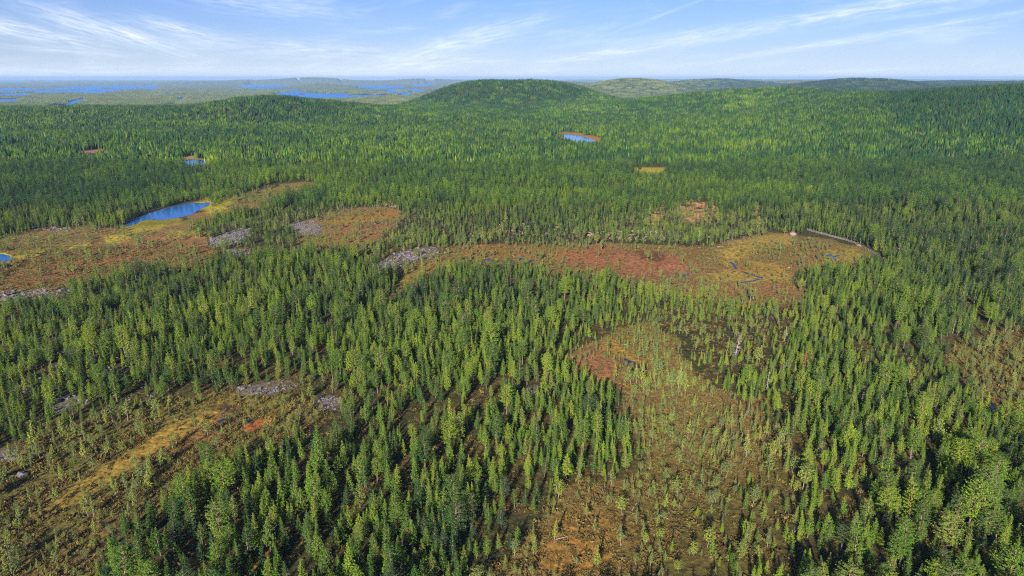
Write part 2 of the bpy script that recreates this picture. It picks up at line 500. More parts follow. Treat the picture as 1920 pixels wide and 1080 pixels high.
def lake_mask(u, v):
    """water inside LAKE and not ISLES, tested directly"""
    res = np.zeros(u.shape, dtype=bool)
    for polys, val in ((LAKE, True), (ISLES, False)):
        for p in polys:
            p = np.asarray(p, float)
            sel = (u > p[:, 0].min()) & (u < p[:, 0].max()) & (v > p[:, 1].min()) & (v < p[:, 1].max())
            idx = np.nonzero(sel)
            if len(idx[0]) == 0:
                continue
            uu = u[idx]; vv = v[idx]
            ins = np.zeros(uu.shape, dtype=bool)
            for i in range(len(p)):
                x1, y1 = p[i]; x2, y2 = p[(i + 1) % len(p)]
                if y1 == y2:
                    continue
                ins ^= ((y1 > vv) != (y2 > vv)) & (uu < (x2 - x1) * (vv - y1) / (y2 - y1) + x1)
            cur = res[idx]
            cur[ins] = val
            res[idx] = cur
    return res


ZL = -60.0          # lake level


def bump(x, y, u, d, h, sx, sy, rot=0.0, p=1.0):
    """a rounded hill whose top stands in the direction u, d metres ahead"""
    cx = (u - 960) / (F / CP) * d
    c, s = math.cos(R(rot)), math.sin(R(rot))
    dx = x - cx; dy = y - d
    a = (dx * c + dy * s) / sx; b = (-dx * s + dy * c) / sy
    q = (a * a + b * b) ** p
    return h * np.exp(-q)


def land(x, y):
    """height of the bare land without ponds and lake"""
    r = np.hypot(x, y)
    azi = np.degrees(np.arctan2(x, y))
    z = (fbm(x / 90, y / 90, 3, 3) - 0.5) * 5.0 * sst(r, 90, 500) + (fbm(x / 420, y / 420, 5, 3) - 0.5) * 16 * sst(r, 450, 1500)
    # falls away to the lake country on the left, to lower woods on the right
    left = 1 - sst(azi, 0, 14)
    drop = sst(r, 2500, 4000)
    z = z * (1 - 0.5 * drop) - (54 * left + 34 * (1 - left)) * drop
    z = z + (fbm(x / 900, y / 900, 9, 4) - 0.45) * (12 * left + 26 * (1 - left)) * sst(r, 3800, 7000)
    # near right ridge
    z = z + bump(x, y, 1990, 1620, 62, 470, 520, 12) + bump(x, y, 2500, 1500, 48, 800, 700)
    z = z + bump(x, y, 1445, 2550, 56, 400, 480, 0) + bump(x, y, 1250, 2500, 22, 480, 430) + bump(x, y, 1700, 2300, 16, 420, 420)
    z = z + bump(x, y, 1650, 1700, 6, 330, 420)
    # central hill
    z = z + bump(x, y, 962, 3250, 124, 410, 420, 0, 1.4) + bump(x, y, 845, 3150, 20, 170, 260) + bump(x, y, 1080, 3200, 10, 200, 260)
    # left ridge and knoll
    z = z + bump(x, y, 490, 2050, 36, 165, 300) + bump(x, y, 330, 2100, 16, 420, 360) + bump(x, y, 40, 2000, 16, 480, 380)
    z = z + bump(x, y, 640, 2250, 22, 260, 340) + bump(x, y, -350, 2000, 26, 500, 400)
    # hills far behind
    z = z + bump(x, y, 1185, 7300, 140, 620, 900, 0, 1.15) + bump(x, y, 1335, 9500, 135, 900, 1000) + bump(x, y, 1490, 11500, 128, 900, 1000)
    z = z + bump(x, y, 1060, 12500, 118, 900, 1200) + bump(x, y, 1670, 5600, 98, 700, 800) + bump(x, y, 1890, 6600, 92, 900, 900) + bump(x, y, 1540, 5600, 64, 550, 700)
    z = z + bump(x, y, 1780, 8600, 110, 1500, 1200) + bump(x, y, 2250, 6000, 75, 1000, 1000) + bump(x, y, 1400, 17000, 128, 1200, 1500)
    # lake country hills
    z = z + bump(x, y, 545, 22000, 140, 1300, 1200) + bump(x, y, 450, 23000, 130, 1300, 1200) + bump(x, y, 630, 22500, 128, 1200, 1200) + bump(x, y, 365, 20000, 96, 1000, 1200)
    z = z + bump(x, y, 600, 13500, 74, 560, 600) + bump(x, y, 690, 14500, 50, 500, 600) + bump(x, y, 760, 24000, 124, 1500, 1200) + bump(x, y, 840, 25000, 116, 1500, 1200)
    # last rise of land along the skyline
    z = z + (40 + 95 * fbm(azi / 3.1, azi * 0 + 4.2, 41, 3) * (0.55 + 0.45 * sst(azi, -18, 0))) * sst(r, 24000, 44000)
    return z


# polar grid
AZ0, AZ1, NA = R(-50), R(50), 980
v_rows = np.concatenate([np.arange(1330, 700, -1.6), np.arange(700, 232, -1.05)])
rA = H / np.tan(np.arctan((v_rows - 540) / F) + PITCH)
rB = np.geomspace(rA[-1] * 1.012, 4050, 70)
vb = np.arange(205, 151.6, -0.5)
rC = (H - ZL) / np.tan(np.arctan((vb - 540) / F) + PITCH)
rC = rC[rC > rB[-1] * 1.005]
rD = np.geomspace(rC[-1] * 1.04, 57000, 8)
RT = np.concatenate([rA, rB, rC, rD])
AT = np.linspace(AZ0, AZ1, NA)
GR, GA = np.meshgrid(RT, AT, indexing='ij')
# rows follow the depth ahead, not the radius, so that they stay level across the picture
GX = GR * np.tan(GA) * 0.55 + GR * np.sin(GA) * 0.45
GX = GR * np.tan(GA)
GY = GR.copy()
GZ = land(GX, GY)

# lake basin
uL, vL = project(GX, GY, np.full_like(GX, ZL))
wob_u = (fbm(GX / 260, GY / 260, 61, 4) - 0.5) * 26
wob_v = (fbm(GX / 300, GY / 500, 62, 4) - 0.5) * 2.2
far = GR > 4000
wat = np.zeros_like(GX, dtype=bool)
wat[far] = lake_mask((uL + wob_u)[far], (vL + wob_v)[far])
wat &= ~((fbm(GX / 520, GY / 900, 64, 3) > 0.69) & (GR > 6500))      # small islands
wat |= far & (fbm(GX / 420, GY / 700, 67, 3) < 0.27) & (GR > 7500) & (uL < 700)      # small inlets
shore_low = np.maximum(GZ, ZL + 1.5 + 5 * fbm(GX / 350, GY / 700, 66, 3))
GZ = np.where(far, np.where(wat, ZL - 6, shore_low), GZ)


def hit(u, v, zoff=0.0):
    """where the line of sight through (u, v) first meets the land"""
    xc = (u - 960) / F; yc = (540 - v) / F
    d = np.array([xc, CP + yc * SP, -SP + yc * CP])
    t = np.geomspace(80, 30000, 6000)
    zz = H + d[2] * t
    below = zz < ground(d[0] * t, d[1] * t) + zoff
    k = int(np.argmax(below)) if below.any() else len(t) - 1
    return d[0] * t[k], d[1] * t[k]


def ground(x, y):
    ri = np.interp(y, RT, np.arange(len(RT)))
    ai = np.clip((np.arctan2(x, np.maximum(y, 1e-3)) - AZ0) / (AZ1 - AZ0) * (NA - 1), 0, NA - 1.001)
    ri = np.clip(ri, 0, len(RT) - 1.001)
    a = ri.astype(int); b = ai.astype(int)
    fa = ri - a; fb = ai - b
    return (GZ[a, b] * (1 - fb) + GZ[a, b + 1] * fb) * (1 - fa) + (GZ[a + 1, b] * (1 - fb) + GZ[a + 1, b + 1] * fb) * fa


# flat beds for ponds and pools, then dig the ponds
water_sheets = []
for k, (nm, p) in enumerate(list(PONDS.items()) + [('pool', q) for q in POOLS]):
    pa = np.asarray(p, float)
    cu, cv = pa[:, 0].mean(), pa[:, 1].mean()
    hx, hy = hit(cu, cv)
    zp = float(ground(np.array([hx]), np.array([hy]))[0])
    uu, vv = project(GX, GY, np.full_like(GX, zp))
    mw = poly_mask([p], 16 if cv > 320 else 6)
    mw = np.clip(mw / max(mw.max(), 1e-3) * 2.2, 0, 1)
    m = look(mw, uu, vv) * (GR < 3000)
    m = m * m * (3 - 2 * m)
    GZ = GZ * (1 - m) + (zp) * m
    if nm != 'pool':
        mn = look(poly_mask([p], 1), uu + (fbm(GX / 9, GY / 9, 71 + k, 2) - .5) * 6, vv) * (GR < 3000)
        GZ = GZ + np.where(mn > 0.5, -0.9, 0.12 * (m > 0.9))
        c = pa.mean(0)
        pa = c + (pa - c) * np.array([1.04, 1.12])
        water_sheets.append((nm, pa, zp - 0.1))
    else:
        water_sheets.append((nm, pa, zp + 0.09))

GU, GV = project(GX, GY, GZ)
WU = GU + (fbm(GX / 14, GY / 14, 21, 3) - 0.5) * 48
WV = GV + (fbm(GX / 14, GY / 14, 22, 3) - 0.5) * 16 * np.clip((GV - 250) / 400, 0.1, 1)
bogf = look(bog_soft, WU, WV)
bogf = sst(bogf, 0.25, 0.75) * (GR < 4500)
rockf = look(rock_soft, GU, GV) * (GR < 3000)
sandf = look(sand, GU + (fbm(GX / 7, GY / 7, 24, 3) - 0.5) * 30, GV + (fbm(GX / 7, GY / 7, 25, 3) - 0.5) * 12) * sst(fbm(GX / 5, GY / 5, 26, 2), 0.34, 0.5) * (GR < 3000)

# ground colour: the plants and soils that grow there
n1 = fbm(GX / 22, GY / 22, 31, 4)
n2 = fbm(GX / 7, GY / 7, 32, 3)
n3 = fbm(GX / 70, GY / 70, 33, 3)


def lerp(a, b, t):
    return a * (1 - t[..., None]) + np.asarray(b) * t[..., None]


C = np.zeros(GX.shape + (3,))
C[:] = (0.052, 0.052, 0.022)
C = lerp(C, (0.085, 0.075, 0.027), sst(n1, 0.45, 0.7) * 0.8)
C = lerp(C, (0.115, 0.065, 0.035), sst(n2, 0.55, 0.75) * 0.5)
Bc = np.zeros_like(C)
Bc[:] = (0.185, 0.135, 0.05)
Bc = lerp(Bc, (0.235, 0.128, 0.055), sst(n1, 0.45, 0.65))
Bc = lerp(Bc, (0.17, 0.15, 0.035), sst(n3, 0.5, 0.65) * 0.8)
C = lerp(C, Bc, bogf * 0) * (1 - bogf[..., None]) + Bc * bogf[..., None]
for p, soft, colr, st in PATCH:
    near_m = look(poly_mask([p], soft) if p[0][1] > 470 else blur2(smear(poly_mask([p]), 0.8 if p[0][1] > 330 else 0.35), soft), *((WU * 0.4 + GU * 0.6, WV * 0.4 + GV * 0.6) if soft > 2 else (WU * 0.12 + GU * 0.88, WV * 0.12 + GV * 0.88))) * (GR < 4500)
    C = lerp(C, colr, near_m * st * (0.75 + 0.25 * sst(n2, 0.3, 0.6)))
C = lerp(C, (0.19, 0.16, 0.14), np.clip(rockf * 1.1, 0, 1) * 0.6)
C = lerp(C, (0.54, 0.26, 0.135), np.clip(sandf * 1.3, 0, 1) * (0.6 + 0.4 * sst(n2, 0.35, 0.55)))
# beyond the last single trees the sheet is the canopy itself
can = sst(GR, 7500, 10500)
C = lerp(C, (0.15, 0.18, 0.08), can)
C = lerp(C, (0.17, 0.17, 0.09), can * sst(fbm(GX / 500, GY / 900, 35, 4), 0.5, 0.65) * 0.7)
shore = (GR > 4000) & (GZ < ZL + 4.2) & (GZ > ZL - 5)
C = np.where(shore[..., None], np.array((0.36, 0.27, 0.19)) * 0.5 + C * 0.5, C)

# ------------------------------------------------------------------ materials
def mat(name):
    m = bpy.data.materials.new(name)
    m.use_nodes = True
    return m, NT(m.node_tree)


def simple(name, colr, rough=0.85, spec=0.2, var=0.0, scale=3.0, bumpy=0.0):
    m, t = mat(name)
    tc = t.n('ShaderNodeTexCoord')
    nz = t.n('ShaderNodeTexNoise', {'Vector': tc.outputs['Object'], 'Scale': scale, 'Detail': 5.0, 'Roughness': 0.6})
    f = t.sstep(nz.outputs[0], 0.3, 0.7)
    c = t.mix(f, tuple(x * (1 - var) for x in colr), tuple(min(1, x * (1 + var)) for x in colr))
    b = t.n('ShaderNodeBsdfPrincipled', {'Base Color': c, 'Roughness': rough, 'Specular IOR Level': spec})
    if bumpy:
        bp = t.n('ShaderNodeBump', {'Height': nz.outputs[0], 'Strength': bumpy, 'Distance': 0.2})
        t.link(bp.outputs[0], b.inputs['Normal'])
    o = t.n('ShaderNodeOutputMaterial')
    t.link(b.outputs[0], o.inputs[0])
    return m


def ground_material():
    m, t = mat("ground")
    at = t.n('ShaderNodeAttribute', attribute_name="tint")
    ge = t.n('ShaderNodeNewGeometry')
    bg_ = t.n('ShaderNodeAttribute', attribute_name="bog")
    n_a = t.n('ShaderNodeTexNoise', {'Vector': ge.outputs['Position'], 'Scale': 0.55, 'Detail': 6.0, 'Roughness': 0.65})
    n_b = t.n('ShaderNodeTexNoise', {'Vector': ge.outputs['Position'], 'Scale': 0.09, 'Detail': 5.0, 'Roughness': 0.6})
    vo = t.n('ShaderNodeTexVoronoi', {'Vector': ge.outputs['Position'], 'Scale': 0.75, 'Randomness': 1.0})
    far_ = t.n('ShaderNodeTexNoise', {'Vector': ge.outputs['Position'], 'Scale': 0.012, 'Detail': 8.0, 'Roughness': 0.75})
    f = t.sstep(n_a.outputs[0], 0.28, 0.72)
    c = t.mix(f, t.mix(1.0, at.outputs['Color'], (0.42, 0.42, 0.46, 1), 'MULTIPLY'), t.mix(1.0, at.outputs['Color'], (1.5, 1.45, 1.25, 1), 'MULTIPLY'))
    c = t.mix(t.math('MULTIPLY', t.sstep(n_b.outputs[0], 0.5, 0.68), 0.35), c, t.mix(1.0, c, (0.55, 0.8, 0.5, 1), 'MULTIPLY'))
    cf = t.mix(t.sstep(far_.outputs[0], 0.35, 0.65), t.mix(1.0, at.outputs['Color'], (0.55, 0.58, 0.62, 1), 'MULTIPLY'), t.mix(1.0, at.outputs['Color'], (1.3, 1.3, 1.1, 1), 'MULTIPLY'))
    can_ = t.n('ShaderNodeAttribute', attribute_name="canopy")
    c = t.mix(can_.outputs['Fac'], c, cf)
    hgt = t.math('ADD', t.math('MULTIPLY', n_a.outputs[0], 0.7), t.math('MULTIPLY', t.math('SUBTRACT', 1.0, vo.outputs[0]), 0.35))
    bp = t.n('ShaderNodeBump', {'Height': hgt, 'Strength': 0.8, 'Distance': 0.45})
    bp2 = t.n('ShaderNodeBump', {'Height': far_.outputs[0], 'Strength': t.math('MULTIPLY', can_.outputs['Fac'], 0.8), 'Distance': 30.0, 'Normal': bp.outputs[0]})
    b = t.n('ShaderNodeBsdfPrincipled', {'Base Color': c, 'Roughness': 0.95, 'Specular IOR Level': 0.05, 'Normal': bp2.outputs[0]})
    o = t.n('ShaderNodeOutputMaterial')
    t.link(b.outputs[0], o.inputs[0])
    return m


def water_material(name, deep, scale, rough=0.08, strength=0.25, spec=0.25):
    m, t = mat(name)
    ge = t.n('ShaderNodeNewGeometry')
    nz = t.n('ShaderNodeTexNoise', {'Vector': ge.outputs['Position'], 'Scale': scale, 'Detail': 4.0, 'Roughness': 0.6})
    bp = t.n('ShaderNodeBump', {'Height': nz.outputs[0], 'Strength': strength, 'Distance': 0.2 / scale})
    b = t.n('ShaderNodeBsdfPrincipled', {'Base Color': (*deep, 1), 'Roughness': rough, 'IOR': 1.33, 'Specular IOR Level': spec, 'Normal': bp.outputs[0]})
    o = t.n('ShaderNodeOutputMaterial')
    t.link(b.outputs[0], o.inputs[0])
    return m


def leaf_material(name, stops, trans=0.06):
    """needles: the tone changes from stand to stand, tree to tree and tuft to tuft"""
    m, t = mat(name)
    oi = t.n('ShaderNodeObjectInfo')
    ge = t.n('ShaderNodeNewGeometry')
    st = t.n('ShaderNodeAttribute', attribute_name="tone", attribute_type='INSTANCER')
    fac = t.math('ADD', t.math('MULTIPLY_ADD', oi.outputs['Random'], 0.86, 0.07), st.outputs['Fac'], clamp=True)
    ramp = t.n('ShaderNodeValToRGB', {'Fac': fac})
    cr = ramp.color_ramp
    cr.elements[0].position = 0.0; cr.elements[0].color = (*stops[0], 1)
    cr.elements[1].position = 1.0; cr.elements[1].color = (*stops[-1], 1)
    for i, c_ in enumerate(stops[1:-1]):
        e = cr.elements.new((i + 1) / (len(stops) - 1)); e.color = (*c_, 1)
    rv = t.math('MULTIPLY_ADD', ge.outputs['Random Per Island'], 0.8, 0.62)
    # a second draw: some trees are dull grey-green
    gr = t.math('FRACT', t.math('MULTIPLY', oi.outputs['Random'], 37.7))
    dull = t.mix(t.math('MULTIPLY', t.sstep(gr, 0.62, 0.95), 0.4), ramp.outputs[0], t.mix(fac, (0.06, 0.075, 0.045, 1), (0.17, 0.17, 0.07, 1)))
    cc = t.n('ShaderNodeCombineColor', {0: rv, 1: rv, 2: rv})
    tt = t.n('ShaderNodeAttribute', attribute_name="tint")
    c = t.mix(1.0, t.mix(1.0, dull, cc.outputs[0], 'MULTIPLY'), tt.outputs['Color'], 'MULTIPLY')
    d = t.n('ShaderNodeBsdfDiffuse', {'Color': c})
    tr = t.n('ShaderNodeBsdfTranslucent', {'Color': c})
    mx = t.n('ShaderNodeMixShader', {0: trans})
    t.link(d.outputs[0], mx.inputs[1]); t.link(tr.outputs[0], mx.inputs[2])
    o = t.n('ShaderNodeOutputMaterial')
    t.link(mx.outputs[0], o.inputs[0])
    return m


def bark_material():
    m, t = mat("bark")
    at = t.n('ShaderNodeAttribute', attribute_name="tint")
    tc = t.n('ShaderNodeTexCoord')
    nz = t.n('ShaderNodeTexNoise', {'Vector': tc.outputs['Object'], 'Scale': 4.0, 'Detail': 4.0})
    c = t.mix(t.sstep(nz.outputs[0], 0.3, 0.7), t.mix(1.0, at.outputs['Color'], (0.6, 0.6, 0.6, 1), 'MULTIPLY'), at.outputs['Color'])
    b = t.n('ShaderNodeBsdfPrincipled', {'Base Color': c, 'Roughness': 0.9, 'Specular IOR Level': 0.1})
    o = t.n('ShaderNodeOutputMaterial')
    t.link(b.outputs[0], o.inputs[0])
    return m


M_GROUND = ground_material()
M_LAKE = water_material("lake_water", (0.004, 0.16, 0.56), 0.02, 0.3, 0.6, 0.05)
M_POOL = water_material("pool_water", (0.024, 0.036, 0.065), 0.8, 0.1, 0.12)
M_POND = water_material("pond_water", (0.010, 0.105, 0.34), 0.8, 0.05, 0.10, 0.4)
M_PINE = leaf_material("pine_needles", [(0.026, 0.070, 0.028), (0.060, 0.124, 0.024), (0.106, 0.192, 0.022), (0.185, 0.262, 0.024)])
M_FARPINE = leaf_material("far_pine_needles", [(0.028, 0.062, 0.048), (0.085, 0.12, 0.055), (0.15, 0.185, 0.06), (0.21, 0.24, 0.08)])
M_BOGP = leaf_material("bog_pine_needles", [(0.115, 0.15, 0.05), (0.155, 0.19, 0.05), (0.21, 0.245, 0.04)])
M_BIRCH = leaf_material("birch_leaves", [(0.11, 0.23, 0.03), (0.16, 0.28, 0.03), (0.23, 0.31, 0.03)], 0.2)
M_BROWN = leaf_material("dry_needles", [(0.34, 0.11, 0.04), (0.38, 0.13, 0.05)])
M_SHRUB = leaf_material("heath", [(0.085, 0.055, 0.024), (0.145, 0.098, 0.036), (0.18, 0.132, 0.038), (0.118, 0.115, 0.034)])
M_BARK = bark_material()
M_DEAD = simple("dead_wood", (0.30, 0.265, 0.255), 0.9, 0.1, 0.25, 3.0)
M_ROCK = simple("grey_rock", (0.145, 0.13, 0.145), 0.9, 0.2, 0.5, 1.6, 0.4)
M_PROCK = simple("pink_rock", (0.23, 0.16, 0.135), 0.9, 0.2, 0.4, 1.6, 0.4)
M_WOOD = simple("grey_planks", (0.25, 0.225, 0.22), 0.9, 0.1, 0.25, 6.0)
M_WALL = simple("dark_boards", (0.09, 0.06, 0.045), 0.85, 0.2, 0.2, 4.0)
M_ROOF = simple("pale_roof_sheet", (0.55, 0.62, 0.75), 0.4, 0.5, 0.05, 2.0)
M_GLASS = simple("window_glass", (0.03, 0.04, 0.05), 0.1, 0.6)
M_WHITE = simple("white_paint", (0.8, 0.8, 0.8), 0.5, 0.4, 0.04)

# ------------------------------------------------------------------ ground sheet, lake, ponds
nr = len(RT)
idx = np.arange(nr * NA).reshape(nr, NA)
quads = np.stack([idx[:-1, :-1], idx[:-1, 1:], idx[1:, 1:], idx[1:, :-1]], -1).reshape(-1, 4)
me = bpy.data.meshes.new("ground")
co = np.stack([GX, GY, GZ], -1).reshape(-1, 3).astype(np.float32)
me.vertices.add(len(co)); me.vertices.foreach_set('co', co.ravel())
me.loops.add(quads.size); me.loops.foreach_set('vertex_index', quads.ravel().astype(np.int32))
me.polygons.add(len(quads))
me.polygons.foreach_set('loop_start', np.arange(0, quads.size, 4, dtype=np.int32))
me.update(calc_edges=True)
me.polygons.foreach_set('use_smooth', np.ones(len(quads), dtype=bool))
at = me.color_attributes.new("tint", 'FLOAT_COLOR', 'POINT')
cc = np.ones((len(co), 4), dtype=np.float32); cc[:, :3] = C.reshape(-1, 3)
at.data.foreach_set('color', cc.ravel())
for nm, arr in (("bog", bogf), ("canopy", can)):
    a_ = me.attributes.new(nm, 'FLOAT', 'POINT')
    a_.data.foreach_set('value', arr.ravel().astype(np.float32))
me.materials.append(M_GROUND)
g = mesh_obj("ground", me)
tag(g, "rolling ground of forest floor, red brown bog and sand under the trees", kind='structure')

lk = make_mesh("lake", [(-70000, 3600, ZL), (40000, 3600, ZL), (40000, 57500, ZL), (-70000, 57500, ZL)], [(0, 1, 2, 3)], [M_LAKE])
tag(mesh_obj("lake", lk), "wide blue lake with wooded islands below the skyline", kind='structure')
LAB = {'pond_a': "largest blue pond with yellow grass bank at its far end beside dark pines",
       'pond_b': "narrow deep blue pond with an orange rim in the middle of the forest",
       'pond_c': "small blue pond in a yellow sedge strip cut by the left picture edge",
       'pond_d': "dark little pond half hidden under a pinkish bank in the left forest",
       'pond_e': "blue forest pond seen between trunks beside a yellow patch"}
kp = 0
for nm, pa, zp in water_sheets:
    xy = [unproject(a, b, zp) for a, b in pa]
    m_ = make_mesh("pond" if nm != 'pool' else "bog_pool", [(x, y, zp) for x, y in xy], [tuple(range(len(xy)))], [M_POND if nm != 'pool' else M_POOL])
    o = mesh_obj(m_.name.split('.')[0], m_)
    if nm == 'pool':
        tag(o, "narrow blue pool of standing water in the open bog", kind='structure', group="bog pools")
    else:
        tag(o, LAB[nm], kind='structure')

# ------------------------------------------------------------------ tree forms
def rot_basis(n):
    n = n / np.linalg.norm(n, axis=1, keepdims=True)
    a = np.where(np.abs(n[:, 2:3]) < 0.9, np.array([[0, 0, 1.0]]), np.array([[1.0, 0, 0]]))
    t = np.cross(a, n); t /= np.linalg.norm(t, axis=1, keepdims=True)
    return t, np.cross(n, t)


def tufts(rg, pts, size, out, updo=0.7, k=3, jit=0.5):
    """needle tufts: k small leaf-like blades at each point"""
    pts = np.repeat(pts, k, axis=0); size = np.repeat(size, k); out = np.repeat(out, k, axis=0)
    n = len(pts)
    nrm = rg.normal(size=(n, 3)) * 0.75 + out * 0.55 + np.array([0, 0, updo])
    t, b = rot_basis(nrm)
    ang = rg.uniform(0, 6.283, n)[:, None]
    d1 = t * np.cos(ang) + b * np.sin(ang); d2 = -t * np.sin(ang) + b * np.cos(ang)
    s = (size * rg.uniform(0.6, 1.3, n))[:, None]
    c = pts + rg.normal(size=(n, 3)) * s * jit
    p0 = c - d1 * s * 0.62; p1 = c + d2 * s * 0.36 + d1 * s * 0.1; p2 = c + d1 * s * 0.85; p3 = c - d2 * s * 0.36
    V = np.stack([p0, p3, p2, p1], 1).reshape(-1, 3)
    Fq = np.arange(4 * n).reshape(-1, 4)
    return V, Fq


def crown(seed, h, cb, rmax, shape, whorls, per, along, size, k=3, droop=0.1, gap=0.08, limbs=False):
    """foliage of a conifer: whorls of branches carrying tufts. returns verts, quads and the limb axes"""
    rg = np.random.default_rng(seed)
    P, S, O, L = [], [], [], []
    lean = rg.normal(size=2) * 0.015 * h
    lobes = rg.uniform(0, 6.28, 3)
    for i in range(whorls):
        t = (i + rg.uniform(-0.25, 0.25)) / max(whorls - 1, 1)
        t = min(max(t, 0), 1)
        z = h * (cb + (1 - cb) * t)
        if shape == 'cone':
            pr = (1 - t) ** 0.92 * min(1, 0.82 + t * 1.2) + 0.03
        elif shape == 'bullet':
            pr = (1 - t ** 1.7) ** 0.95 * min(1, 0.6 + t * 1.6) + 0.03
        elif shape == 'round':
            pr = math.sqrt(max(0, 1 - (1.85 * t - 0.85) ** 2)) * 0.97 + 0.10
        else:   # open, irregular
            pr = (0.45 + 0.55 * math.sin(math.pi * min(1, t * 0.9 + 0.12))) * rg.uniform(0.65, 1.1)
        nb = max(3, int(round(per * (0.55 + 0.45 * pr))))
        a0 = rg.uniform(0, 6.28)
        for j in range(nb):
            if rg.random() < gap:
                continue
            a = a0 + 6.283 * j / nb + rg.normal() * 0.25
            ln = rmax * pr * rg.uniform(0.68, 1.18) * (1 + 0.18 * math.sin(a * 2 + lobes[0]) + 0.10 * math.sin(3 * a + lobes[1] + 5 * t))
            rise = (0.55 * t - droop) * ln
            d = np.array([math.cos(a), math.sin(a), 0])
            base = np.array([lean[0] * t, lean[1] * t, z])
            m = max(1, int(round(along * (0.4 + 0.6 * pr))))
            for q in range(m):
                f = (0.30 + 0.70 * (q + 0.5) / m) if m > 1 else 0.62
                P.append(base + d * ln * f + np.array([0, 0, rise * f + 0.22 * ln * f * f]))
                S.append(size * (1.0 - 0.30 * t)); O.append(d)
            if limbs and rg.random() < 0.6:
                L.append((base - np.array([0, 0, 0.02 * h]), base + d * ln * 0.8 + np.array([0, 0, rise * 0.8 + 0.14 * ln])))
    # leader
    for q in range(3):
        P.append(np.array([lean[0], lean[1], h * (0.965 + 0.02 * q)])); S.append(size * 0.5); O.append(np.array([0, 0, 1.0]))
    P = np.array(P); S = np.array(S); O = np.array(O)
    V, Q = tufts(rg, P, S, O, k=k)
    return V, Q, L, lean


def tube(p0, p1, r0, r1, n=5):
    p0 = np.asarray(p0, float); p1 = np.asarray(p1, float)
    ax = (p1 - p0)[None]
    t, b = rot_basis(ax)
    a = np.arange(n) * 6.283 / n
    ring = np.cos(a)[:, None] * t + np.sin(a)[:, None] * b
    V = np.concatenate([p0 + ring * r0, p1 + ring * r1])
    Fq = [(i, (i + 1) % n, n + (i + 1) % n, n + i) for i in range(n)]
    return V, Fq


def trunk_geo(h, r, lean, limbs, lower, upper, rg, n=6, top=0.97, sink=0.6):
    """tapered trunk, bark tone from lower to upper"""
    V, Fc, Cc = [], [], []
    zs = np.linspace(-sink, h * top, 6)
    bend = rg.normal(size=2) * 0.01 * h
    prev = None
    for i, z in enumerate(zs):
        t = max(0, z / h)
        c = np.array([lean[0] * t + bend[0] * math.sin(t * 3.1), lean[1] * t + bend[1] * math.sin(t * 3.1), z])
        rr = r * (1 - 0.85 * t) * (1.25 if i == 0 else 1)
        a = np.arange(n) * 6.283 / n
        ring = np.stack([c[0] + rr * np.cos(a), c[1] + rr * np.sin(a), np.full(n, z)], 1)
        base = len(V)
        V.extend(ring)
        tone = np.asarray(lower) * (1 - sst(t, 0.15, 0.45)) + np.asarray(upper) * sst(t, 0.15, 0.45)
        Cc.extend([tone] * n)
        if prev is not None:
            Fc.extend([(prev + j, prev + (j + 1) % n, base + (j + 1) % n, base + j) for j in range(n)])
        prev = base
    for a_, b_ in limbs:
        v, f = tube(a_, b_, max(r * 0.2, 0.02), r * 0.06, 3)
        o = len(V)
        V.extend(v); Fc.extend([tuple(i + o for i in q) for q in f]); Cc.extend([np.array((0.33, 0.24, 0.20))] * len(v))
    return np.array(V), Fc, np.array(Cc)


ORB = (0.42, 0.20, 0.11); GRB = (0.20, 0.16, 0.14); PALE = (0.36, 0.30, 0.27)


class Form:
    """one tree shape: crown mesh, trunk mesh and a joined mesh for far copies"""
    def __init__(self, name, seed, h, cb, rmax, shape, whorls, per, along, size, leaf, look_, k=3, limbs=False, gap=0.08, tr=None,
                 lower=GRB, upper=ORB, droop=0.1):
        self.name, self.h, self.look, self.shape = name, h, look_, shape
        V, Q, L, lean = crown(seed, h, cb, rmax, shape, whorls, per, along, size, k, droop, gap, limbs)
        TV, TF, TC = trunk_geo(h, tr or 0.017 * h, lean, L, lower, upper, np.random.default_rng(seed + 1))
        self.crown = make_mesh("crown", V, Q, [leaf], cols=np.ones((len(V), 3)))
        self.trunk = make_mesh("trunk", TV, TF, [M_BARK], cols=TC)
        self.joined = make_mesh(name, np.concatenate([V, TV]), list(map(tuple, Q)) + [tuple(i + len(V) for i in f) for f in TF],
                                [leaf, M_BARK], [0] * len(Q) + [1] * len(TF),
                                cols=np.concatenate([np.ones((len(V), 3)), TC]))


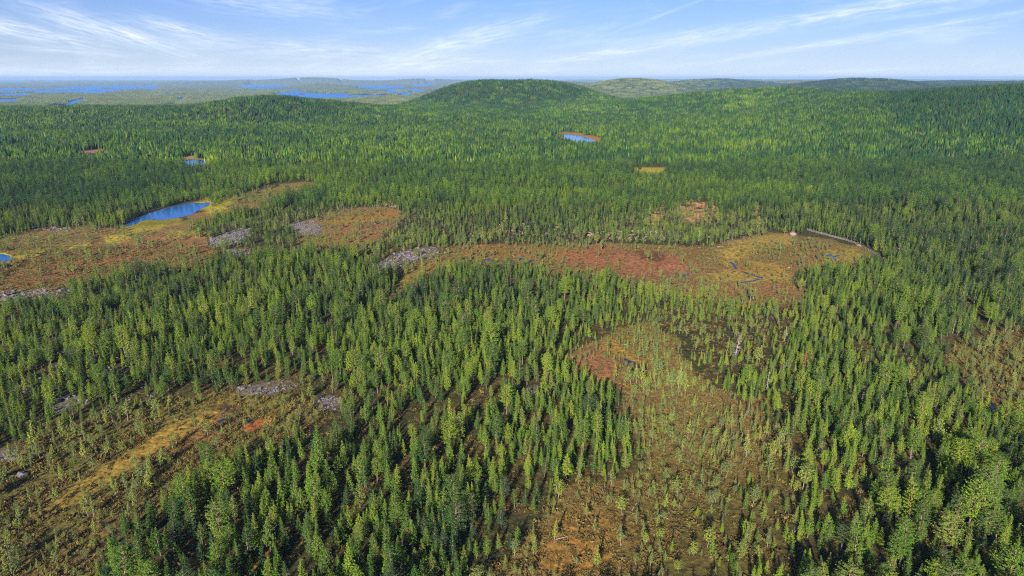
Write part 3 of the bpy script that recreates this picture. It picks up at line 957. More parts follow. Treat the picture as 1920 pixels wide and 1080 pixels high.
FORMS = [
    Form("pine", 101, 9.4, 0.12, 1.55, 'cone', 18, 8, 3, 0.25, M_PINE, "slender pointed pine", limbs=True, k=6),
    Form("pine", 102, 8.2, 0.08, 1.50, 'cone', 16, 8, 3, 0.25, M_PINE, "slim low-branched pine", limbs=True, k=6),
    Form("pine", 103, 9.8, 0.18, 1.60, 'bullet', 17, 8, 3, 0.26, M_PINE, "bullet-shaped pine", limbs=True, k=6),
    Form("pine", 104, 9.0, 0.22, 1.60, 'bullet', 15, 8, 3, 0.26, M_PINE, "blunt-topped pine", limbs=True, k=6, gap=0.16),
    Form("pine", 105, 10.4, 0.16, 1.50, 'cone', 20, 8, 3, 0.25, M_PINE, "spire-like pine", limbs=True, k=6),
    Form("pine", 106, 11.0, 0.34, 1.75, 'round', 16, 9, 4, 0.22, M_PINE, "round-headed pine", limbs=True, gap=0.2, k=7),
    Form("pine", 107, 12.4, 0.34, 2.25, 'round', 18, 10, 5, 0.23, M_PINE, "old broad pine", limbs=True, gap=0.22, k=7),
    Form("pine", 108, 11.8, 0.28, 1.90, 'open', 17, 8, 5, 0.22, M_PINE, "open ragged pine", limbs=True, gap=0.28, k=7),
    Form("pine", 109, 9.8, 0.25, 1.80, 'bullet', 16, 8, 4, 0.26, M_PINE, "egg-shaped pine", limbs=True, gap=0.16, k=6),
    Form("pine", 110, 9.0, 0.14, 1.20, 'cone', 18, 7, 3, 0.24, M_PINE, "very thin pine", limbs=True, k=6),
]
BOGF = [
    Form("bog_pine", 201, 4.0, 0.28, 0.78, 'cone', 11, 6, 2, 0.17, M_BOGP, "bottle-brush pine", lower=PALE, upper=PALE, tr=0.05, k=6, limbs=True),
    Form("bog_pine", 202, 3.6, 0.40, 0.95, 'round', 9, 7, 3, 0.17, M_BOGP, "round-topped pine", lower=PALE, upper=PALE, tr=0.05, gap=0.15, k=5, limbs=True),
    Form("bog_pine", 203, 4.4, 0.34, 0.70, 'cone', 12, 6, 2, 0.16, M_BOGP, "spindly pine", lower=PALE, upper=PALE, tr=0.045, k=6, limbs=True),
    Form("bog_pine", 204, 3.4, 0.30, 0.90, 'bullet', 9, 6, 3, 0.17, M_BOGP, "scraggy pine", lower=PALE, upper=PALE, tr=0.045, gap=0.28, k=5, limbs=True),
]
MIDF = [Form("pine_far", 301 + i, f_[0], f_[1], f_[2], f_[3], 12, 7, 2, 0.48, M_PINE, "", k=3, gap=0.05, lower=(0.10, 0.08, 0.06), upper=(0.12, 0.09, 0.06)) for i, f_ in enumerate(
    [(9.4, .08, 1.6, 'cone'), (9.8, .14, 1.7, 'bullet'), (10.2, .12, 1.6, 'cone'), (10.6, .28, 1.9, 'round'), (11.5, .3, 2.2, 'round'), (8.8, .14, 1.6, 'bullet')])]
BIRCHF = [Form("birch", 401, 8.5, 0.22, 1.9, 'round', 12, 8, 4, 0.38, M_BIRCH, "bright leafy birch", gap=0.15, limbs=True, lower=(0.55, 0.52, 0.5), upper=(0.5, 0.45, 0.42)),
          Form("birch", 402, 7.0, 0.15, 2.0, 'open', 11, 8, 4, 0.38, M_BIRCH, "low bushy yellow-green birch", gap=0.15, limbs=True, lower=(0.55, 0.52, 0.5), upper=(0.5, 0.45, 0.42))]
BROWNF = Form("dry_pine", 501, 8.0, 0.15, 1.1, 'cone', 15, 6, 3, 0.32, M_BROWN, "orange-brown dead pine", k=4)


def clump(name, seed, n, side, hmin, hmax, whorls, per, size, k, leaf=M_PINE):
    """a small stand of far trees as one mesh, every tree with its own height and outline"""
    rg = np.random.default_rng(seed)
    Vs, Qs, Cs, off = [], [], [], 0
    g_ = int(math.ceil(math.sqrt(n)))
    for i in range(n):
        x = ((i % g_) + 0.5 + rg.uniform(-.42, .42)) / g_ * side - side / 2
        y = ((i // g_) + 0.5 + rg.uniform(-.42, .42)) / g_ * side - side / 2
        h = rg.uniform(hmin, hmax)
        sh = ['cone', 'bullet', 'round', 'cone'][rg.integers(4)]
        rm = h * {'cone': .19, 'bullet': .20, 'round': .23}[sh]
        V, Q, L, lean = crown(int(seed * 100 + i), h, 0.12, rm, sh, whorls, per, 1, size * h / 11, k, 0.1, 0.0)
        # inner core closes the gaps
        nseg = 5
        a = np.arange(nseg) * 6.283 / nseg
        zc = [h * 0.1, h * 0.45, h * 0.93]
        rc = [rm * 0.55, rm * 0.62, 0.02]
        core = np.concatenate([np.stack([rc[q] * np.cos(a), rc[q] * np.sin(a), np.full(nseg, zc[q])], 1) for q in range(3)])
        cq = [(q * nseg + j, q * nseg + (j + 1) % nseg, (q + 1) * nseg + (j + 1) % nseg, (q + 1) * nseg + j) for q in range(2) for j in range(nseg)]
        VV = np.concatenate([V, core]) + np.array([x, y, 0])
        QQ = np.concatenate([Q, np.array(cq) + len(V)]) + off
        Vs.append(VV); Qs.append(QQ); off += len(VV)
        k_ = rg.uniform(0.66, 1.16)
        Cs.append(np.tile(np.array([k_ * rg.uniform(0.85, 1.15), k_, k_ * rg.uniform(0.8, 1.2)]), (len(VV), 1)))
    return make_mesh(name, np.concatenate(Vs), np.concatenate(Qs), [leaf], cols=np.concatenate(Cs))


CL8 = [clump("stand", 11 + i, 6, 11.0, 6.0, 12, 9, 5, 0.72, 2) for i in range(6)]
CL30 = [clump("stand", 31 + i, 25, 24.0, 6.5, 13, 6, 4, 1.15, 1) for i in range(5)]
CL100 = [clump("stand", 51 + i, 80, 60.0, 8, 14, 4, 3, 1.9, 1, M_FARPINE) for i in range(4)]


# ------------------------------------------------------------------ scattering
def stuff(name, label, meshes, xyz, rot, scl, pick, tone=None, kind='stuff'):
    """ONE object: a cloud of points carrying copies of the meshes by geometry nodes"""
    src = bpy.data.collections.new(name + "_forms")
    for i, m_ in enumerate(meshes):
        src.objects.link(bpy.data.objects.new("%s_form_%02d" % (name, i), m_))
    me_ = bpy.data.meshes.new(name)
    me_.vertices.add(len(xyz))
    me_.vertices.foreach_set('co', np.asarray(xyz, np.float32).ravel())
    for nm, typ, arr in (("rot", 'FLOAT_VECTOR', rot), ("scl", 'FLOAT_VECTOR', scl), ("pick", 'INT', pick)):
        a_ = me_.attributes.new(nm, typ, 'POINT')
        a_.data.foreach_set('vector' if typ == 'FLOAT_VECTOR' else 'value',
                            np.asarray(arr, np.float32 if typ != 'INT' else np.int32).ravel())
    if tone is not None:
        me_.attributes.new("tone", 'FLOAT', 'POINT').data.foreach_set('value', np.asarray(tone, np.float32))
    o = mesh_obj(name, me_)
    ng = bpy.data.node_groups.new(name, 'GeometryNodeTree')
    ng.interface.new_socket("Geometry", in_out='INPUT', socket_type='NodeSocketGeometry')
    ng.interface.new_socket("Geometry", in_out='OUTPUT', socket_type='NodeSocketGeometry')
    N = ng.nodes; Lk = ng.links
    gi = N.new('NodeGroupInput'); go = N.new('NodeGroupOutput')
    ci = N.new('GeometryNodeCollectionInfo'); ci.inputs['Collection'].default_value = src
    ci.inputs['Separate Children'].default_value = True
    ci.inputs['Reset Children'].default_value = True
    ip = N.new('GeometryNodeInstanceOnPoints')
    ip.inputs['Pick Instance'].default_value = True

    def attr(nm, t_):
        n_ = N.new('GeometryNodeInputNamedAttribute'); n_.data_type = t_
        n_.inputs['Name'].default_value = nm
        return n_.outputs['Attribute']
    Lk.new(gi.outputs[0], ip.inputs['Points'])
    Lk.new(ci.outputs[0], ip.inputs['Instance'])
    Lk.new(attr("pick", 'INT'), ip.inputs['Instance Index'])
    e2r = N.new('FunctionNodeEulerToRotation')
    Lk.new(attr("rot", 'FLOAT_VECTOR'), e2r.inputs[0])
    Lk.new(e2r.outputs[0], ip.inputs['Rotation'])
    Lk.new(attr("scl", 'FLOAT_VECTOR'), ip.inputs['Scale'])
    Lk.new(ip.outputs[0], go.inputs[0])
    md = o.modifiers.new("scatter", 'NODES'); md.node_group = ng
    tag(o, label, kind=kind)
    return o


def jgrid(y0, y1, step, umax=1.15):
    """jittered grid over the sector ahead between two depths"""
    out = []
    ys = np.arange(y0, y1, step)
    for yy in ys:
        half = yy * 0.75 * umax + 20
        xs = np.arange(-half, half, step)
        out.append(np.stack([xs, np.full(len(xs), yy)], 1))
    p = np.concatenate(out)
    return p + rng.uniform(-0.5, 0.5, p.shape) * step * 0.95


def cover(x, y):
    z = ground(x, y)
    u, v = project(x, y, z)
    uw = u + (fbm(x / 14, y / 14, 21, 3) - 0.5) * 48
    vw = v + (fbm(x / 14, y / 14, 22, 3) - 0.5) * 16 * np.clip((v - 250) / 400, 0.1, 1)
    b = look(bog_soft, uw, vw)
    t = look(thin, uw, vw)
    rk = look(rock_soft, u, v)
    sd = look(sand, u, v)
    return z, u, v, b, t, rk, sd


water_m = poly_mask(list(PONDS.values()) + POOLS, 1)

rust = poly_mask([q[0] for q in PATCH if q[2] in (RUST, MUD)], 2)
marg = poly_mask([P_BOG['mid_right'], P_BOG['low_left'], P_BOG['right']], 45)
marg2 = blur2(poly_mask([P_BOG['left'], P_BOG['mid'], P_BOG['main']]), 16)
view_a = blur2(np.maximum(smear(poly_mask([PONDS['pond_a']]), 1.7), smear(poly_mask([[(1506, 429), (1560, 441), (1612, 458), (1652, 478), (1650, 484), (1600, 462), (1506, 437)]]), 0.75)), 2)

# open areas of each bog nearly without trees: outlines where even dwarf pines are rare
P_BARE = [q[0] for q in PATCH if q[3] >= 0.8 and q[1] <= 8] + [[(1045, 925), (1185, 930), (1195, 1100), (1000, 1100)]]
bare = poly_mask(P_BARE, 6)

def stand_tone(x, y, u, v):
    """lighter stands, darker old ones; far woods darkened for missing shade between crowns"""
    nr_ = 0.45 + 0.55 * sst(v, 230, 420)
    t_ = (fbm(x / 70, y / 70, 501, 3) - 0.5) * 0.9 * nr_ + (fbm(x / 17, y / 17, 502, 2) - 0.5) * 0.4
    t_ = t_ - 0.18 * sst(u, 1350, 1750) * (1 - sst(v, 560, 720)) - 0.23 * (1 - sst(v, 240, 470)) + 0.12 * sst(v, 500, 700)  # old dark right slope; distance darkening replaces shaded gaps, near stands lightened
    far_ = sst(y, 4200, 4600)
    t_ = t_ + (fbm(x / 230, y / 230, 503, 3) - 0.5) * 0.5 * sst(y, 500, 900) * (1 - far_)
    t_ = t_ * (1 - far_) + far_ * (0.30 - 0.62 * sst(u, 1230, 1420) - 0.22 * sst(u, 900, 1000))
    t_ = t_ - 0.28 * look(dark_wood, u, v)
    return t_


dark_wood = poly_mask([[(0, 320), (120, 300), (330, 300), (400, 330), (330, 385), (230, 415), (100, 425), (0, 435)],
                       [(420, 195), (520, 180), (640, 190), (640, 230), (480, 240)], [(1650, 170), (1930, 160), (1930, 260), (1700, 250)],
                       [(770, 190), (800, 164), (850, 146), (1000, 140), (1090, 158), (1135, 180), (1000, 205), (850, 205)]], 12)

# --- tall trees, 105 m to 950 m
p = jgrid(60, 950, 3.35)
x, y = p[:, 0], p[:, 1]
z, u, v, b, t_, rk, sd = cover(x, y)
cl = fbm(x / 28, y / 28, 91, 3)
gapn = fbm(x / 11, y / 11, 92, 2)
mw = look(marg, u, v)
prob = (0.68 + 0.5 * sst(cl, 0.35, 0.6)) * np.maximum(1 - sst(b, 0.12, 0.45), 0.26 * mw * (1 - look(bare, u, v))) * (1 - 0.35 * mw) * (1 - 0.45 * sst(look(marg2, u, v), 0.12, 0.7)) * (1 - 0.62 * t_) * (1 - 0.92 * np.clip(rk * 1.2, 0, 1)) * (1 - 0.66 * np.clip(sd * 1.5, 0, 1))
prob *= 1 - 0.85 * sst(gapn, 0.63, 0.73)
prob *= (look(water_m, u, v) < 0.03) & (look(view_a, u, v) < 0.3) & (look(rust, u, v) < 0.2)
keep = (rng.random(len(x)) < prob) & (np.abs(u - 960) < 1180)
tx, ty, tz, tu, tv, tt, tb, tcl = x[keep], y[keep], z[keep], u[keep], v[keep], t_[keep], b[keep], cl[keep]
n = len(tx)
hf = 0.57 + 0.62 * fbm(tx / 55, ty / 55, 95, 3) - 0.12
hs = hf * np.clip(rng.normal(1, 0.20, n), 0.45, 1.55) * (1 - 0.28 * tt) * (1 - 0.40 * sst(tb, 0.02, 0.3)) * (1 - 0.42 * sst(look(marg, tu, tv), 0.1, 0.7)) * (1 - 0.25 * sst(look(marg2, tu, tv), 0.1, 0.6))
right_low = sst(tu, 1350, 1600) * sst(tv, 800, 950)
pk = rng.choice(10, n, p=[.19, .16, .14, .11, .15, .04, .02, .02, .07, .10])
old = rng.random(n) < (0.02 + 0.10 * right_low + 0.05 * sst(tu, 1500, 1800))
pk = np.where(old, rng.choice([5, 6, 6, 7], n), pk)
hs = hs * np.where(old, 1.12, 1.0)

# two giant pines standing together at the lower right
gi1 = unproject(1846 - 80, 975, 0.0)
dist = np.hypot(tx, ty)
big = np.array([FORMS[k].h for k in pk]) * hs * F / np.sqrt(dist ** 2 + H ** 2)
infr = (tu > -10) & (tu < 1930) & (tv > 0) & (tv < 1085)
order = np.argsort(-np.where(infr, big, 0))
N_IND = 294
sel = np.zeros(n, bool); sel[order[:N_IND]] = True


def zone(u, v):
    if u < 420 and v > 820:
        return "by the lower-left bog"
    if u < 640:
        return "in the lower-left stand"
    if u < 900 and v > 930:
        return "at the central stand's front"
    if u < 900:
        return "deep in the central stand"
    if u < 1150:
        return "beside the orange tussock bog"
    if u < 1420:
        return "on the brown dwarf-pine bog"
    if u < 1640 and v > 900:
        return "left of the dark right stand"
    if u < 1640:
        return "behind the brown bog"
    if v > 960:
        return "below the two giant pines"
    return "above the two giant pines"


def relations(us, vs_, names):
    """for each thing: how it stands to its nearest neighbour in view"""
    out = []
    for i in range(len(us)):
        d = (us - us[i]) ** 2 + (1.6 * (vs_ - vs_[i])) ** 2
        d[i] = 1e18
        j = int(np.argmin(d))
        du, dv = us[i] - us[j], vs_[i] - vs_[j]
        rel = ("left of" if du < 0 else "right of") if abs(du) > abs(dv) else ("behind" if dv < 0 else "before")
        nb = names[j].replace("very ", "").replace("old ", "")
        out.append("%s %s %s" % (rel, "an" if nb[0] in "aeiou" else "a", nb))
    return out


def sized(px, hi, lo):
    return "tall" if px > hi else ("short" if px < lo else "mid-sized")


def tone_of(o, v):
    o["tone"] = float(v)


def plant(form, name, loc, rz, s, label, cat, group, tilt=(0, 0), tone=0.15):
    root = bpy.data.objects.new(name, None)
    root.empty_display_size = 0.5
    COL.objects.link(root)
    root.location = loc
    root.rotation_euler = (tilt[0], tilt[1], rz)
    root.scale = s
    tag(root, label, cat, group)
    mesh_obj("trunk", form.trunk, root)
    tone_of(mesh_obj("crown", form.crown, root), tone)
    return root


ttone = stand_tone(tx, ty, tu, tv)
qs = np.quantile(big[sel], [0.3, 0.7])
si = np.nonzero(sel)[0]
rel_ = dict(zip(si, relations(tu[si], tv[si], [FORMS[k].look for k in pk[si]])))
for i in si:
    f = FORMS[pk[i]]
    s = hs[i]
    zn = zone(tu[i], tv[i])
    plant(f, "pine_tree", (tx[i], ty[i], tz[i] - 0.1), rng.uniform(0, 6.28), (s * rng.uniform(.98, 1.28), s * rng.uniform(.98, 1.28), s),
          "%s %s %s, %s" % (sized(big[i], qs[1], qs[0]), f.look, rel_[i], zn), "pine tree", "pines " + zn, rng.normal(size=2) * 0.025, ttone[i])

rest = ~sel
near = rest & (ty < 620)
mid = rest & ~near


def euler_rows(n_, tilt=0.045):
    e = np.zeros((n_, 3)); e[:, :2] = rng.normal(size=(n_, 2)) * tilt; e[:, 2] = rng.uniform(0, 6.283, n_)
    return e


k_ = near
sc = np.stack([hs[k_] * rng.uniform(.98, 1.3, k_.sum()), hs[k_] * rng.uniform(.98, 1.3, k_.sum()), hs[k_]], 1)
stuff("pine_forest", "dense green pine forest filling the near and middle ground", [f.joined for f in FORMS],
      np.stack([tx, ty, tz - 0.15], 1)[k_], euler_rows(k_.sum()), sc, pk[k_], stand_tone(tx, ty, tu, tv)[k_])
k_ = mid
pm = rng.choice(6, k_.sum(), p=[.25, .22, .2, .12, .08, .13])
sc = np.stack([hs[k_] * rng.uniform(.98, 1.3, k_.sum())] * 2 + [hs[k_]], 1)
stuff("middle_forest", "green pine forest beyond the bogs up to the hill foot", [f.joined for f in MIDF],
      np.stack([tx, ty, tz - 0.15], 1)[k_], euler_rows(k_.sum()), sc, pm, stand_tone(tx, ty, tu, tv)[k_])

# --- dwarf pines of the bogs
p = jgrid(70, 760, 2.45)
x, y = p[:, 0], p[:, 1]
z, u, v, b, t_, rk, sd = cover(x, y)
br = look(bare, u, v)
cl = fbm(x / 18, y / 18, 191, 3)
low = sst(v, 560, 640)
midr = look(poly_mask([P_BOG['mid_right'], P_BOG['right']], 10), u, v)
lowl = look(poly_mask([P_BOG['low_left']], 10), u, v)
prob = sst(b, 0.15, 0.5) * (0.16 + 0.08 * lowl + 0.26 * midr + 0.34 * sst(cl, 0.4, 0.62)) * (1 - 0.82 * br) * np.where(v > 560, 1.0, 0.62)
prob = np.maximum(prob, 0.20 * sst(t_, 0.3, 0.8))
prob *= (1 - np.clip(rk * 1.3, 0, 1) * 0.9) * (look(water_m, u, v) < 0.05) * (look(view_a, u, v) < 0.4)
keep = (rng.random(len(x)) < prob) & (np.abs(u - 960) < 1180)
bx, by, bz, bu, bv, bt = x[keep], y[keep], z[keep], u[keep], v[keep], t_[keep]
n = len(bx)
edge = 1 + 0.6 * sst(fbm(bx / 30, by / 30, 192, 2), 0.54, 0.72) - 0.22 * sst(look(poly_mask([P_BOG['low_left']], 10), bu, bv), .3, .8)
bh = np.clip(rng.lognormal(-0.08, 0.36, n), 0.35, 2.0) * edge * 0.86
bk = rng.choice(4, n, p=[.3, .27, .25, .18])
bpx = 4 * bh * F / np.hypot(np.hypot(bx, by), H)
infr = (bu > 0) & (bu < 1920) & (bv < 1080)
order = np.argsort(-np.where(infr, bpx, 0))
bs = np.zeros(n, bool); bs[order[:294]] = True


def bog_zone(u, v):
    if u < 260 and v > 900:
        return "low on the left bog"
    if u < 620 and v > 690:
        return "by the rust-coloured sand"
    if u < 760:
        return "among the left boulders"
    if u < 1130 and v > 900:
        return "on the orange tussock bog"
    if v > 900:
        return "on the olive bog strip"
    if u < 1560 and v > 640:
        return "on the wide brown bog"
    if u > 1560:
        return "round the blue right pool"
    return "on the far red bog"


bq = np.quantile(bpx[bs], [0.3, 0.7])
si = np.nonzero(bs)[0]
rel_ = dict(zip(si, relations(bu[si], bv[si], [BOGF[k].look for k in bk[si]])))
for i in si:
    f = BOGF[bk[i]]
    zn = bog_zone(bu[i], bv[i])
    s = bh[i]
    plant(f, "bog_pine", (bx[i], by[i], bz[i] - 0.05), rng.uniform(0, 6.28), (s * 1.05, s * 1.05, s),
          "%s dwarf %s %s, %s" % (sized(bpx[i], bq[1], bq[0]), f.look, rel_[i], zn),
          "dwarf pine", "dwarf pines " + zn, rng.normal(size=2) * 0.07)
k_ = ~bs
sc = np.stack([bh[k_] * rng.uniform(.9, 1.25, k_.sum())] * 2 + [bh[k_]], 1)
stuff("bog_woodland", "thin scatter of stunted grey-green pines over the bogs", [f.joined for f in BOGF],
      np.stack([bx, by, bz - 0.1], 1)[k_], euler_rows(k_.sum(), 0.07), sc, bk[k_])


# --- far forest as small stands tilted with the slope
def far_stands(name, label, meshes, y0, y1, step, hscale=1.0, cut=None):
    p = jgrid(y0, y1, step, 1.1)
    x, y = p[:, 0], p[:, 1]
    z, u, v, b, t_, rk, sd = cover(x, y)
    d = 8.0
    gx_ = (ground(x + d, y) - ground(x - d, y)) / (2 * d)
    gy_ = (ground(x, y + d) - ground(x, y - d)) / (2 * d)
    ok = (b < 0.4) & (np.abs(u - 960) < 1080) & (look(water_m, u, v) < 0.2) & (sd < 0.4)
    ok &= ~((y > 4000) & (z < ZL + 1.5))
    ok &= rng.random(len(x)) < np.where(fbm(x / 60, y / 60, 301, 3) > 0.68, 0.35, 0.97)
    x, y, z, gx_, gy_ = x[ok], y[ok], z[ok], gx_[ok], gy_[ok]
    # drop what the ridges hide
    vis = np.ones(len(x), bool)
    for f in np.linspace(0.2, 0.985, 60):
        vis &= ground(x * f, y * f) < H + (z + 16 - H) * f + 4
    x, y, z, gx_, gy_ = x[vis], y[vis], z[vis], gx_[vis], gy_[vis]
    m_ = len(x)
    rot = np.zeros((m_, 3))
    rz = rng.integers(0, 4, m_) * (math.pi / 2) + rng.normal(size=m_) * 0.3
    for i in range(m_):
        nz_ = Vector((-gx_[i], -gy_[i], 1.0)).normalized()
        q = nz_.to_track_quat('Z', 'Y') @ Euler((0, 0, rz[i])).to_quaternion()
        rot[i] = q.to_euler()
    hh = (0.78 + 0.5 * fbm(x / 90, y / 90, 303, 3)) * rng.uniform(0.9, 1.1, m_) * hscale
    s_ = np.stack([np.full(m_, 1.0) * rng.uniform(.95, 1.12, m_)] * 2 + [hh], 1)
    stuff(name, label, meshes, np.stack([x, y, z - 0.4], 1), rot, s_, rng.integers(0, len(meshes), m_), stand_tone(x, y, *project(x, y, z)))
    print(name, m_)


far_stands("hill_forest", "dense pine forest over the slopes of the ridges", CL8, 950, 2000, 11.2)
far_stands("ridge_forest", "fine-textured forest on the far ridge tops and the round central hill", CL30, 2000, 4400, 23.0)
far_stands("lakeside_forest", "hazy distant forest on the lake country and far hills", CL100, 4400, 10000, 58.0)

# ------------------------------------------------------------------ boulders
def boulder_mesh(seed, m_):
    rg = np.random.default_rng(seed)
    import bmesh
    bm = bmesh.new()
    bmesh.ops.create_icosphere(bm, subdivisions=2, radius=1.0)
    cuts = [(Vector(rg.normal(size=3)).normalized(), rg.uniform(0.55, 0.85)) for _ in range(9)]
    for vtx in bm.verts:
        for nrm, dd in cuts:
            k = vtx.co.dot(nrm)
            if k > dd:
                vtx.co -= nrm * (k - dd)
        vtx.co += Vector(rg.normal(size=3)) * 0.035
        vtx.co.z *= 0.66
    me_ = bpy.data.meshes.new("boulder")
    bm.to_mesh(me_); bm.free()
    me_.materials.append(m_)
    return me_


ROCKS = [[boulder_mesh(601 + i, M_ROCK) for i in range(5)], [boulder_mesh(651 + i, M_PROCK) for i in range(5)]]
rows = []
for kk, (nm, (pl, size, share, tone)) in enumerate(P_ROCK.items()):
    pa = np.asarray(pl, float)
    mk = poly_mask([pl], 0)
    area_px = mk.sum()
    cu, cv = pa.mean(0)
    hx, hy = hit(cu, cv)
    d = math.hypot(hx, hy)
    m2 = area_px * (d / F) ** 2 / max(0.12, math.sin(math.atan((cv - VH) / F)))     # ground area in square metres
    cnt = int(min(2600, share * m2 / (size * size * 1.5)))
    k = 0
    while k < cnt:
        uu = rng.uniform(pa[:, 0].min(), pa[:, 0].max(), 4000); vv = rng.uniform(pa[:, 1].min(), pa[:, 1].max(), 4000)
        ok = (look(mk, uu + (vnoise(uu / 9, vv / 5, 7) - .5) * 16, vv + (vnoise(uu / 9, vv / 5, 8) - .5) * 7) > 0.5) & (vnoise(uu / 6, vv / 3.2, 9) > 0.34)
        uu, vv = uu[ok][:cnt - k], vv[ok][:cnt - k]
        zz = float(ground(np.array([hx]), np.array([hy]))[0])
        xx, yy = unproject(uu, vv, zz)
        for a_, b_ in zip(xx, yy):
            rows.append((a_, b_, size * float(np.clip(rng.lognormal(-0.35, 0.42), 0.3, 2.4)), tone, kk))
        k += len(uu)
# single rocks of their own
SINGLES = [
    (45, 893, 1.9, 0, "single pale grey boulder lying alone on the lower-left bog"),
    (1487, 441, 4.2, 1, "large pinkish flat boulder at the head of the upper right bog"),
    (198, 713, 1.7, 0, "pale boulder standing between pines at the left"),
    (186, 716, 1.2, 0, "small grey boulder just beside the pale boulder at the left"),
    (829, 986, 1.6, 1, "low pinkish rock in the clearing of the central stand"),
    (820, 982, 1.2, 1, "flat pale slab beside the pink rock in the central stand"),
    (765, 978, 0.9, 0, "little white rock between the front pines of the central stand"),
    (1535, 237, 5.5, 1, "pale rock glinting on the right hillside, left one of two"),
    (1615, 243, 5.5, 1, "pale rock glinting on the right hillside, right one of two"),
    (230, 652, 2.6, 0, "broad grey slab on the rocky knoll at the left"),
    (55, 634, 2.0, 0, "rounded grey boulder left of the rocky knoll"),
    (1610, 462, 2.2, 1, "pink boulder at the lower end of the grey fence"),
    (836, 475, 1.6, 0, "white boulder at the right tip of the grey scree"),
    (1330, 445, 1.8, 0, "whitish boulder above the red bog's far edge"),
    (1480, 503, 1.5, 1, "pink boulder at the corner of the bog meadow"),
    (1660, 757, 1.8, 0, "grey boulder in a small gap of the right stand"),
    (452, 528, 1.4, 1, "pale rock in a gap of the left forest"),
    (1134, 272, 2.5, 1, "pale rock near the end of the forest pond"),
]
rows = np.array(rows)
rx, ry, rs_, rt, rf = rows.T
rz_ = ground(rx, ry)
ru, rv = project(rx, ry, rz_)
rpx = rs_ * F / np.hypot(rx, ry)
inf = (ru > 0) & (ru < 1920) & (rv < 1080)
order = np.argsort(-np.where(inf, rpx, 0))
rsel = np.zeros(len(rx), bool); rsel[order[:270]] = True
FIELD = {'grey_a': "pond's grey scree", 'grey_b': "second grey scree", 'grey_c': "middle-left scree",
         'grey_d': "long grey scree", 'grey_e': "little left scree", 'pink_a': "pink scree bank",
         'pink_b': "red bog's upper slope", 'grey_f': "dark left scree", 'grey_g': "rocky left knoll",
         'grey_h': "scree below the knoll", 'grey_i': "rusty sand's right scree", 'grey_j': "rusty sand's upper scree",
         'grey_k': "shaded central scree", 'pink_c': "middle rock heap", 'grey_l': "left bog's far edge",
         'grey_m': "dark lower-left scree", 'pink_d': "bog meadow's far edge", 'pink_e': "left knoll's pale top",
         'grey_n': "slope beside the knoll"}
fn = list(P_ROCK.keys())
rq = np.quantile(rpx[rsel], [0.4, 0.8])
si = np.nonzero(rsel)[0]
words_ = ["large" if rpx[i] > rq[1] else "small" if rpx[i] < rq[0] else "medium" for i in si]
rel_ = dict(zip(si, relations(ru[si], rv[si], words_)))
for q_, i in enumerate(si):
    tone = int(rt[i]); k = int(rng.integers(5))
    o = mesh_obj("boulder", ROCKS[tone][k])
    s = rs_[i] * 0.62
    o.location = (rx[i], ry[i], rz_[i] + s * 0.18)
    o.rotation_euler = (rng.normal() * 0.25, rng.normal() * 0.25, rng.uniform(0, 6.28))
    o.scale = (s * rng.uniform(0.8, 1.3), s * rng.uniform(0.8, 1.3), s)
    cw = "pinkish" if tone else "grey"
    fl = FIELD[fn[int(rf[i])]]
    pa = np.asarray(P_ROCK[fn[int(rf[i])]][0], float)
    qu = (ru[i] - pa[:, 0].min()) / np.ptp(pa[:, 0]); qv = (rv[i] - pa[:, 1].min()) / np.ptp(pa[:, 1])
    wh = ("upper " if qv < 0.4 else "lower " if qv > 0.62 else "") + ("left end" if qu < 0.28 else "right end" if qu > 0.72 else "middle" if 0.4 <= qv <= 0.62 else "edge")
    tag(o, "%s %s rock %s one, %s of %s" % (words_[q_], cw, rel_[i], wh, fl), "boulder", "boulders of the " + fl)
k_ = ~rsel
for tone, nm, lb in ((0, "grey_scree", "grey boulder fields between the pines and bogs"), (1, "pink_scree", "pale pinkish boulder slopes along the red bog")):
    kk = k_ & (rt == tone)
    m_ = kk.sum()
    s = rs_[kk] * 0.62
    stuff(nm, lb, ROCKS[tone], np.stack([rx[kk], ry[kk], rz_[kk] + s * 0.15], 1), euler_rows(m_, 0.25),
          np.stack([s * rng.uniform(.8, 1.3, m_), s * rng.uniform(.8, 1.3, m_), s], 1), rng.integers(0, 5, m_))
for (uu, vv, size, tone, lb) in SINGLES:
    hx, hy = hit(uu, vv)
    hz_ = float(ground(np.array([hx]), np.array([hy]))[0])
    o = mesh_obj("boulder", ROCKS[tone][int(rng.integers(5))])
    o.location = (hx, hy, hz_ + size * 0.2)
    o.rotation_euler = (rng.normal() * 0.15, rng.normal() * 0.15, rng.uniform(0, 6.28))
    o.scale = (size, size * rng.uniform(0.7, 1.0), size * 0.8)
    tag(o, lb, "boulder")

# ------------------------------------------------------------------ heath and tussocks on open ground
def tussock_mesh(seed):
    rg = np.random.default_rng(seed)
    n_ = 20
    P_ = rg.normal(size=(n_, 3)) * np.array([0.35, 0.35, 0.08]) + np.array([0, 0, 0.16])
    V_, Q_ = tufts(rg, P_, np.full(n_, 0.27), np.zeros((n_, 3)), updo=0.6, k=2, jit=0.3)
    V_[:, 2] = np.maximum(V_[:, 2], -0.05)
    return make_mesh("tussock", V_, Q_, [M_SHRUB], cols=np.ones((len(V_), 3)))


